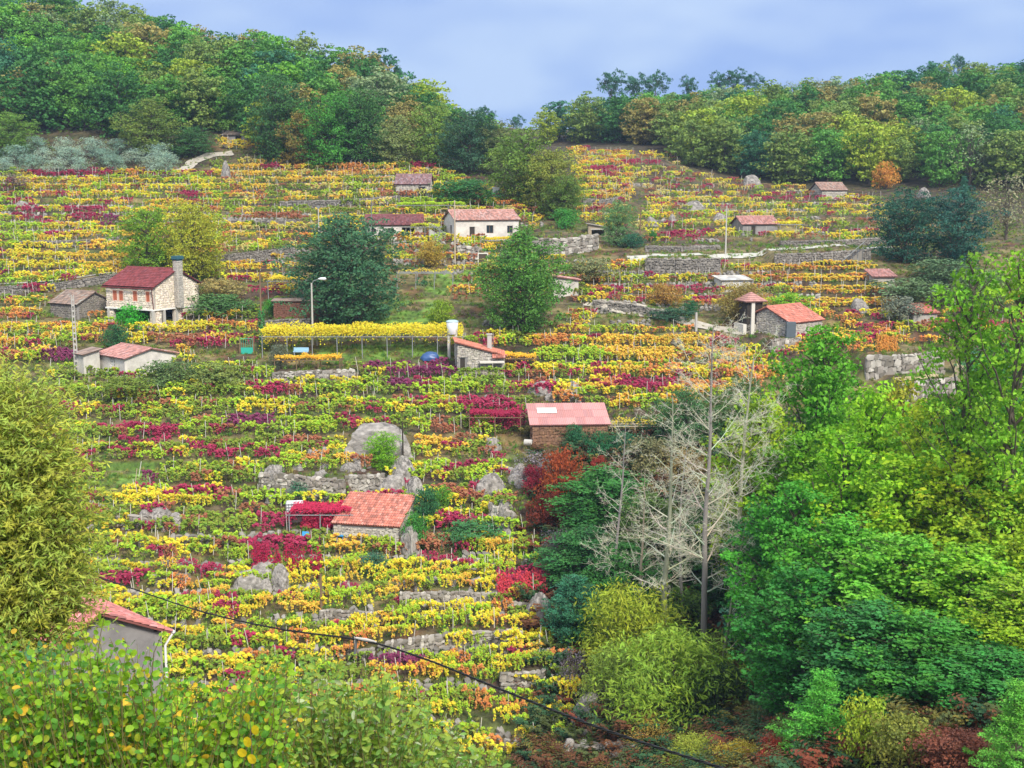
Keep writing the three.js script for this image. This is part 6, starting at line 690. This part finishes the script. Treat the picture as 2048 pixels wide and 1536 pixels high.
function shootBush(r, mbL, mbW, base, tip, n, leafFn, bow = 0.15, rad = 0.012) { const mx = [(base[0] + tip[0]) / 2 + (r() - 0.5) * bow, (base[1] + tip[1]) / 2 + bow * 0.5, (base[2] + tip[2]) / 2 + (r() - 0.5) * bow], B = (t) => [0, 1, 2].map((i) => (1 - t) * (1 - t) * base[i] + 2 * t * (1 - t) * mx[i] + t * t * tip[i]); const pts = [0, 0.25, 0.5, 0.75, 1].map(B); mbW.tube(pts, [rad, rad * 0.85, rad * 0.65, rad * 0.45, rad * 0.2], 5); for (let k = 0; k < n; k++) { const t = 0.12 + 0.88 * (k + r()) / n, p = B(t), q = B(Math.min(1, t + 0.03)), d = [q[0] - p[0], q[1] - p[1], q[2] - p[2]], l = Math.hypot(...d) || 1; leafFn(p, d.map((x) => x / l), t, k); } }
{ // willow at the left edge
  const D = 15, c = at(-20, 1010, D), gy = ground(c.x, D), g = thing('willow_bush', 'yellow-green narrow-leaved willow filling the left edge', 'bush', [c.x, gy, -D]), r = rng(31), lv = new MB(), wd = new MB(), dark = new MB();
  const cy = c.y - gy, shapes = [[0.1, cy + 0.85, 0, 0.85, 0.85], [0.35, cy + 0.25, 0.1, 0.8, 0.75], [0.45, cy - 0.35, 0.1, 0.8, 0.75], [0.4, cy - 0.95, 0.1, 0.85, 0.75], [-0.6, cy + 0.3, -0.1, 1.0, 1.2], [-0.5, cy - 1.0, 0.2, 1.1, 1.1], [0.25, cy - 1.5, 0.0, 0.85, 0.7]];
  wd.tube([[-0.2, -0.5, 0], [-0.15, cy * 0.5, 0], [0.05, cy, 0]], [0.13, 0.1, 0.05], 8); wd.tube([[0, -0.5, 0.2], [0.3, cy * 0.5, 0.1], [0.45, cy - 0.5, 0.1]], [0.1, 0.08, 0.04], 8);
  for (let s = 0; s < 3900; s++) { const S = shapes[s % 7], u = unit(r), k = 0.35 + 0.65 * Math.sqrt(r()), b = [S[0] + u[0] * S[3] * k * 0.75, S[1] + u[1] * S[4] * k * 0.75, S[2] + u[2] * S[3] * k * 0.75], t = [b[0] + u[0] * 0.25 + (r() - 0.5) * 0.9, b[1] + u[1] * 0.2 + (r() - 0.4) * 0.8, b[2] + u[2] * 0.25 + (r() - 0.5) * 0.9], tone = 0.75 + r() * 0.4, wv = (r() - 0.6) * 0.7;
    shootBush(r, lv, wd, b, t, 19, (p, d) => { const g2 = unit(r), tx = d[0] * 0.6 + g2[0], ty = d[1] * 0.6 + g2[1] * 0.8, tz = d[2] * 0.6 + g2[2], n = unit(r); n[1] = Math.abs(n[1]) + 0.3; n[2] += 0.4; const l = Math.hypot(...n), v = tone * (0.85 + r() * 0.3), L = 0.075 + r() * 0.035; (lv).leaf(p[0] + tx * 0.05, p[1] + ty * 0.05, p[2] + tz * 0.05, n[0] / l, n[1] / l, n[2] / l, tx, ty, tz, L, L * 0.24, [v * (1 + wv * 0.5), v, v * (1 - wv * 0.4)]); }, 0.08, 0.005); }
  mesh('trunk', wd.geo(), mat('willow_wood', { color: col('#6f6440') }), g); mesh('foliage', lv.geo(), leafMat('#b9c452', 0.4), g);
}
// rounded leaf with a notch at the stalk and a cupped blade
function heartLeaf(seed, round = 1) { const r = rng(seed), mb = new MB(), n = 10, ring = []; for (let k = 0; k <= n; k++) { const a = Math.PI * (k / n) * 2 - Math.PI / 2, w = round ? 0.5 * (1 - 0.12 * Math.cos(a * 2)) : 0.3, x = Math.cos(a) * w, y = Math.sin(a) * 0.5 * (round ? 1 : 1.25) + (Math.sin(a) > 0.92 ? 0.08 : 0), z = 0.25 * (x * x) - 0.22 * y * y + (r() - 0.5) * 0.05; ring.push([x, y + 0.45, z]); } const c = [0, 0.4, -0.03]; for (let k = 0; k < n; k++) { const a = ring[k], b = ring[k + 1], ux = a[0] - c[0], uy = a[1] - c[1], uz = a[2] - c[2], vx = b[0] - c[0], vy = b[1] - c[1], vz = b[2] - c[2]; let nx = uy * vz - uz * vy, ny = uz * vx - ux * vz, nz = ux * vy - uy * vx; const l = Math.hypot(nx, ny, nz) || 1; const q = mb.count; for (const p of [c, a, b]) mb.vert(p[0], p[1], p[2], nx / l, ny / l, nz / l, [1, 1, 1]); mb.i.push(q, q + 1, q + 2); } return mb.geo(); }
const hearts = [1, 2, 3].map((k) => heartLeaf(k)), ovals = [4, 5].map((k) => heartLeaf(k, 0));
function leafyShrub(name, label, D, box, shoots, perShoot, size, geos, hexes, seed, tips, nBig) {
  const c = at(box[0], box[1], D), gy = ground(c.x, D), g = thing(name, label, 'shrub', [c.x, gy, -D]), r = rng(seed), wd = new MB(), rest = hexes.map(() => new MB()), big = [];
  const toLocal = (u, v, d) => at(u, v, d).sub(g.position).toArray();
  for (let s = 0; s < shoots; s++) {
    const tp = tips(r, s), dd = D + (r() - 0.5) * 2.6, tip = toLocal(tp[0], tp[1], dd), base = [tip[0] * 0.55 + (r() - 0.5) * 0.5, Math.max(0, tip[1] - 1.1 - r() * 1.3), tip[2] * 0.7], wv = r();
    shootBush(r, null, wd, base, tip, perShoot, (p, d, t, k) => { const a = k * 2.4 + r() * 0.9, sz = size * (0.65 + r() * 0.6) * (t > 0.93 ? 0.6 : 1), out = [Math.cos(a), 0.1 + r() * 0.4, Math.sin(a)], g2 = unit(r), nz = V(g2[0] * 0.95 + out[0] * 0.3, 0.6 + g2[1] * 0.7, 0.25 + g2[2] * 0.9).normalize(), ty = V(out[0] + d[0] * 0.4, out[1] - 0.25 + d[1] * 0.3, out[2] + d[2] * 0.4); ty.addScaledVector(nz, -ty.dot(nz)).normalize(); const e = new THREE.Euler().setFromRotationMatrix(new THREE.Matrix4().makeBasis(new THREE.Vector3().crossVectors(ty, nz), ty, nz)), pick = r() < 0.06 ? hexes.length - 1 : Math.floor((wv * 0.6 + r() * 0.4) * (hexes.length - 1)); big.push({ x: p[0] + out[0] * 0.02, y: p[1], z: p[2] + out[2] * 0.02, e, sz, pick, geo: geos[Math.floor(r() * geos.length)], tone: 0.8 + r() * 0.4 }); }, 0.45, 0.007);
  }
  big.sort((a, b) => (b.z + b.sz * 3) - (a.z + a.sz * 3)); big.forEach((b, i) => { if (i % 4 === 0 && i / 4 < nBig) { const m = mesh('leaf', b.geo, leafMat(hexes[b.pick], 0.4, 0.5), g); m.position.set(b.x, b.y, b.z); m.rotation.copy(b.e); m.scale.setScalar(b.sz); } else { const q = b.tone; _q.setFromEuler(b.e); addGeo(rest[b.pick], b.geo, b.x, b.y, b.z, b.e.x, b.e.y, b.e.z, b.sz, b.sz, b.sz, [q, q, q]); } });
  mesh('stems', wd.geo(), mat('shoot_wood', { color: col('#75703f') }), g); rest.forEach((mb, i) => { if (mb.count) { const m = mesh('foliage', mb.geo(), leafMat(hexes[i], 0.4, 0.5), g); m.userData.kind = 'stuff'; } }); return big.length;
}
console.log('shrub leaves', leafyShrub('heart_leaved_shrub', 'bright green shrub with large heart-shaped leaves in front of the nearby house', 9.5, [280, 1560], 1050, 26, 0.05, hearts, ['#7aa82a', '#92bc30', '#629a38', '#aab836', '#e0bc38'], 51, (r, s) => { const u = s < 8 ? [215, 150, 330, 380, 470, 250, 300, 545][s] : -60 + r() * 660, edge = s < 8 ? [1200, 1270, 1255, 1245, 1270, 1280, 1290, 1270][s] : 1288 - 40 * Math.sin(u / 90) + Math.max(0, 60 - u) * -0.9; return [u, s < 8 ? edge : edge + Math.pow(r(), 0.8) * 300]; }, 290),
  leafyShrub('sallow_shrub', 'grey-green sallow shrub with oval leaves at the bottom centre', 11, [700, 1560], 900, 30, 0.056, ovals, ['#86a83c', '#76a24a', '#98b24c', '#a8b844', '#b8c69c'], 52, (r) => { const u = 470 + Math.pow(r(), 0.9) * 560, edge = u < 560 ? 1330 : u < 800 ? 1285 + Math.abs(u - 680) * 0.25 : 1330 + (u - 800) * 0.75; return [u, edge + Math.pow(r(), 0.85) * 300]; }, 290),
  leafyShrub('dark_leaved_shrub', 'dim blue-green shrub at the lower left under the willow', 12.5, [40, 1500], 260, 24, 0.09, ovals, ['#5c8a4a', '#4c8a5a', '#7f9f4c', '#6a9a6a'], 53, (r) => { const u = -80 + r() * 320; return [u, 1270 + Math.abs(u - 60) * 0.2 + r() * 320]; }, 100));
// distinct yellow leaves of the shrub in front
{ const g = thing('yellow_leaf_sprig', 'sprig of four clear yellow leaves at the bottom left of centre', 'sprig', at(500, 1500, 7.6)); const r = rng(4), tops = [[497, 1430], [512, 1452], [494, 1475], [500, 1510], [478, 1500]]; tops.forEach(([u, v], k) => { const m = mesh('leaf', hearts[k % 3], leafMat('#f0d62e', 0.4, 0.5), g); m.position.copy(at(u, v, 7.6)).sub(g.position); m.rotation.set(0.3, 0.3 * (k - 2), Math.PI + 0.25 * (k - 2)); m.scale.set(0.06, 0.085, 0.07); }); mesh('stem', new MB().tube([[0, -0.6, -0.05], [0.005, 0, -0.03], [0, 0.22, -0.02]], [0.006, 0.004, 0.002], 5).geo(), M.bark, g); }
labelAll();
console.log('objects', scene.children.length);
scene.fog = new THREE.FogExp2(0xb4cdf0, 0.0002);
renderer.render(scene, camera);
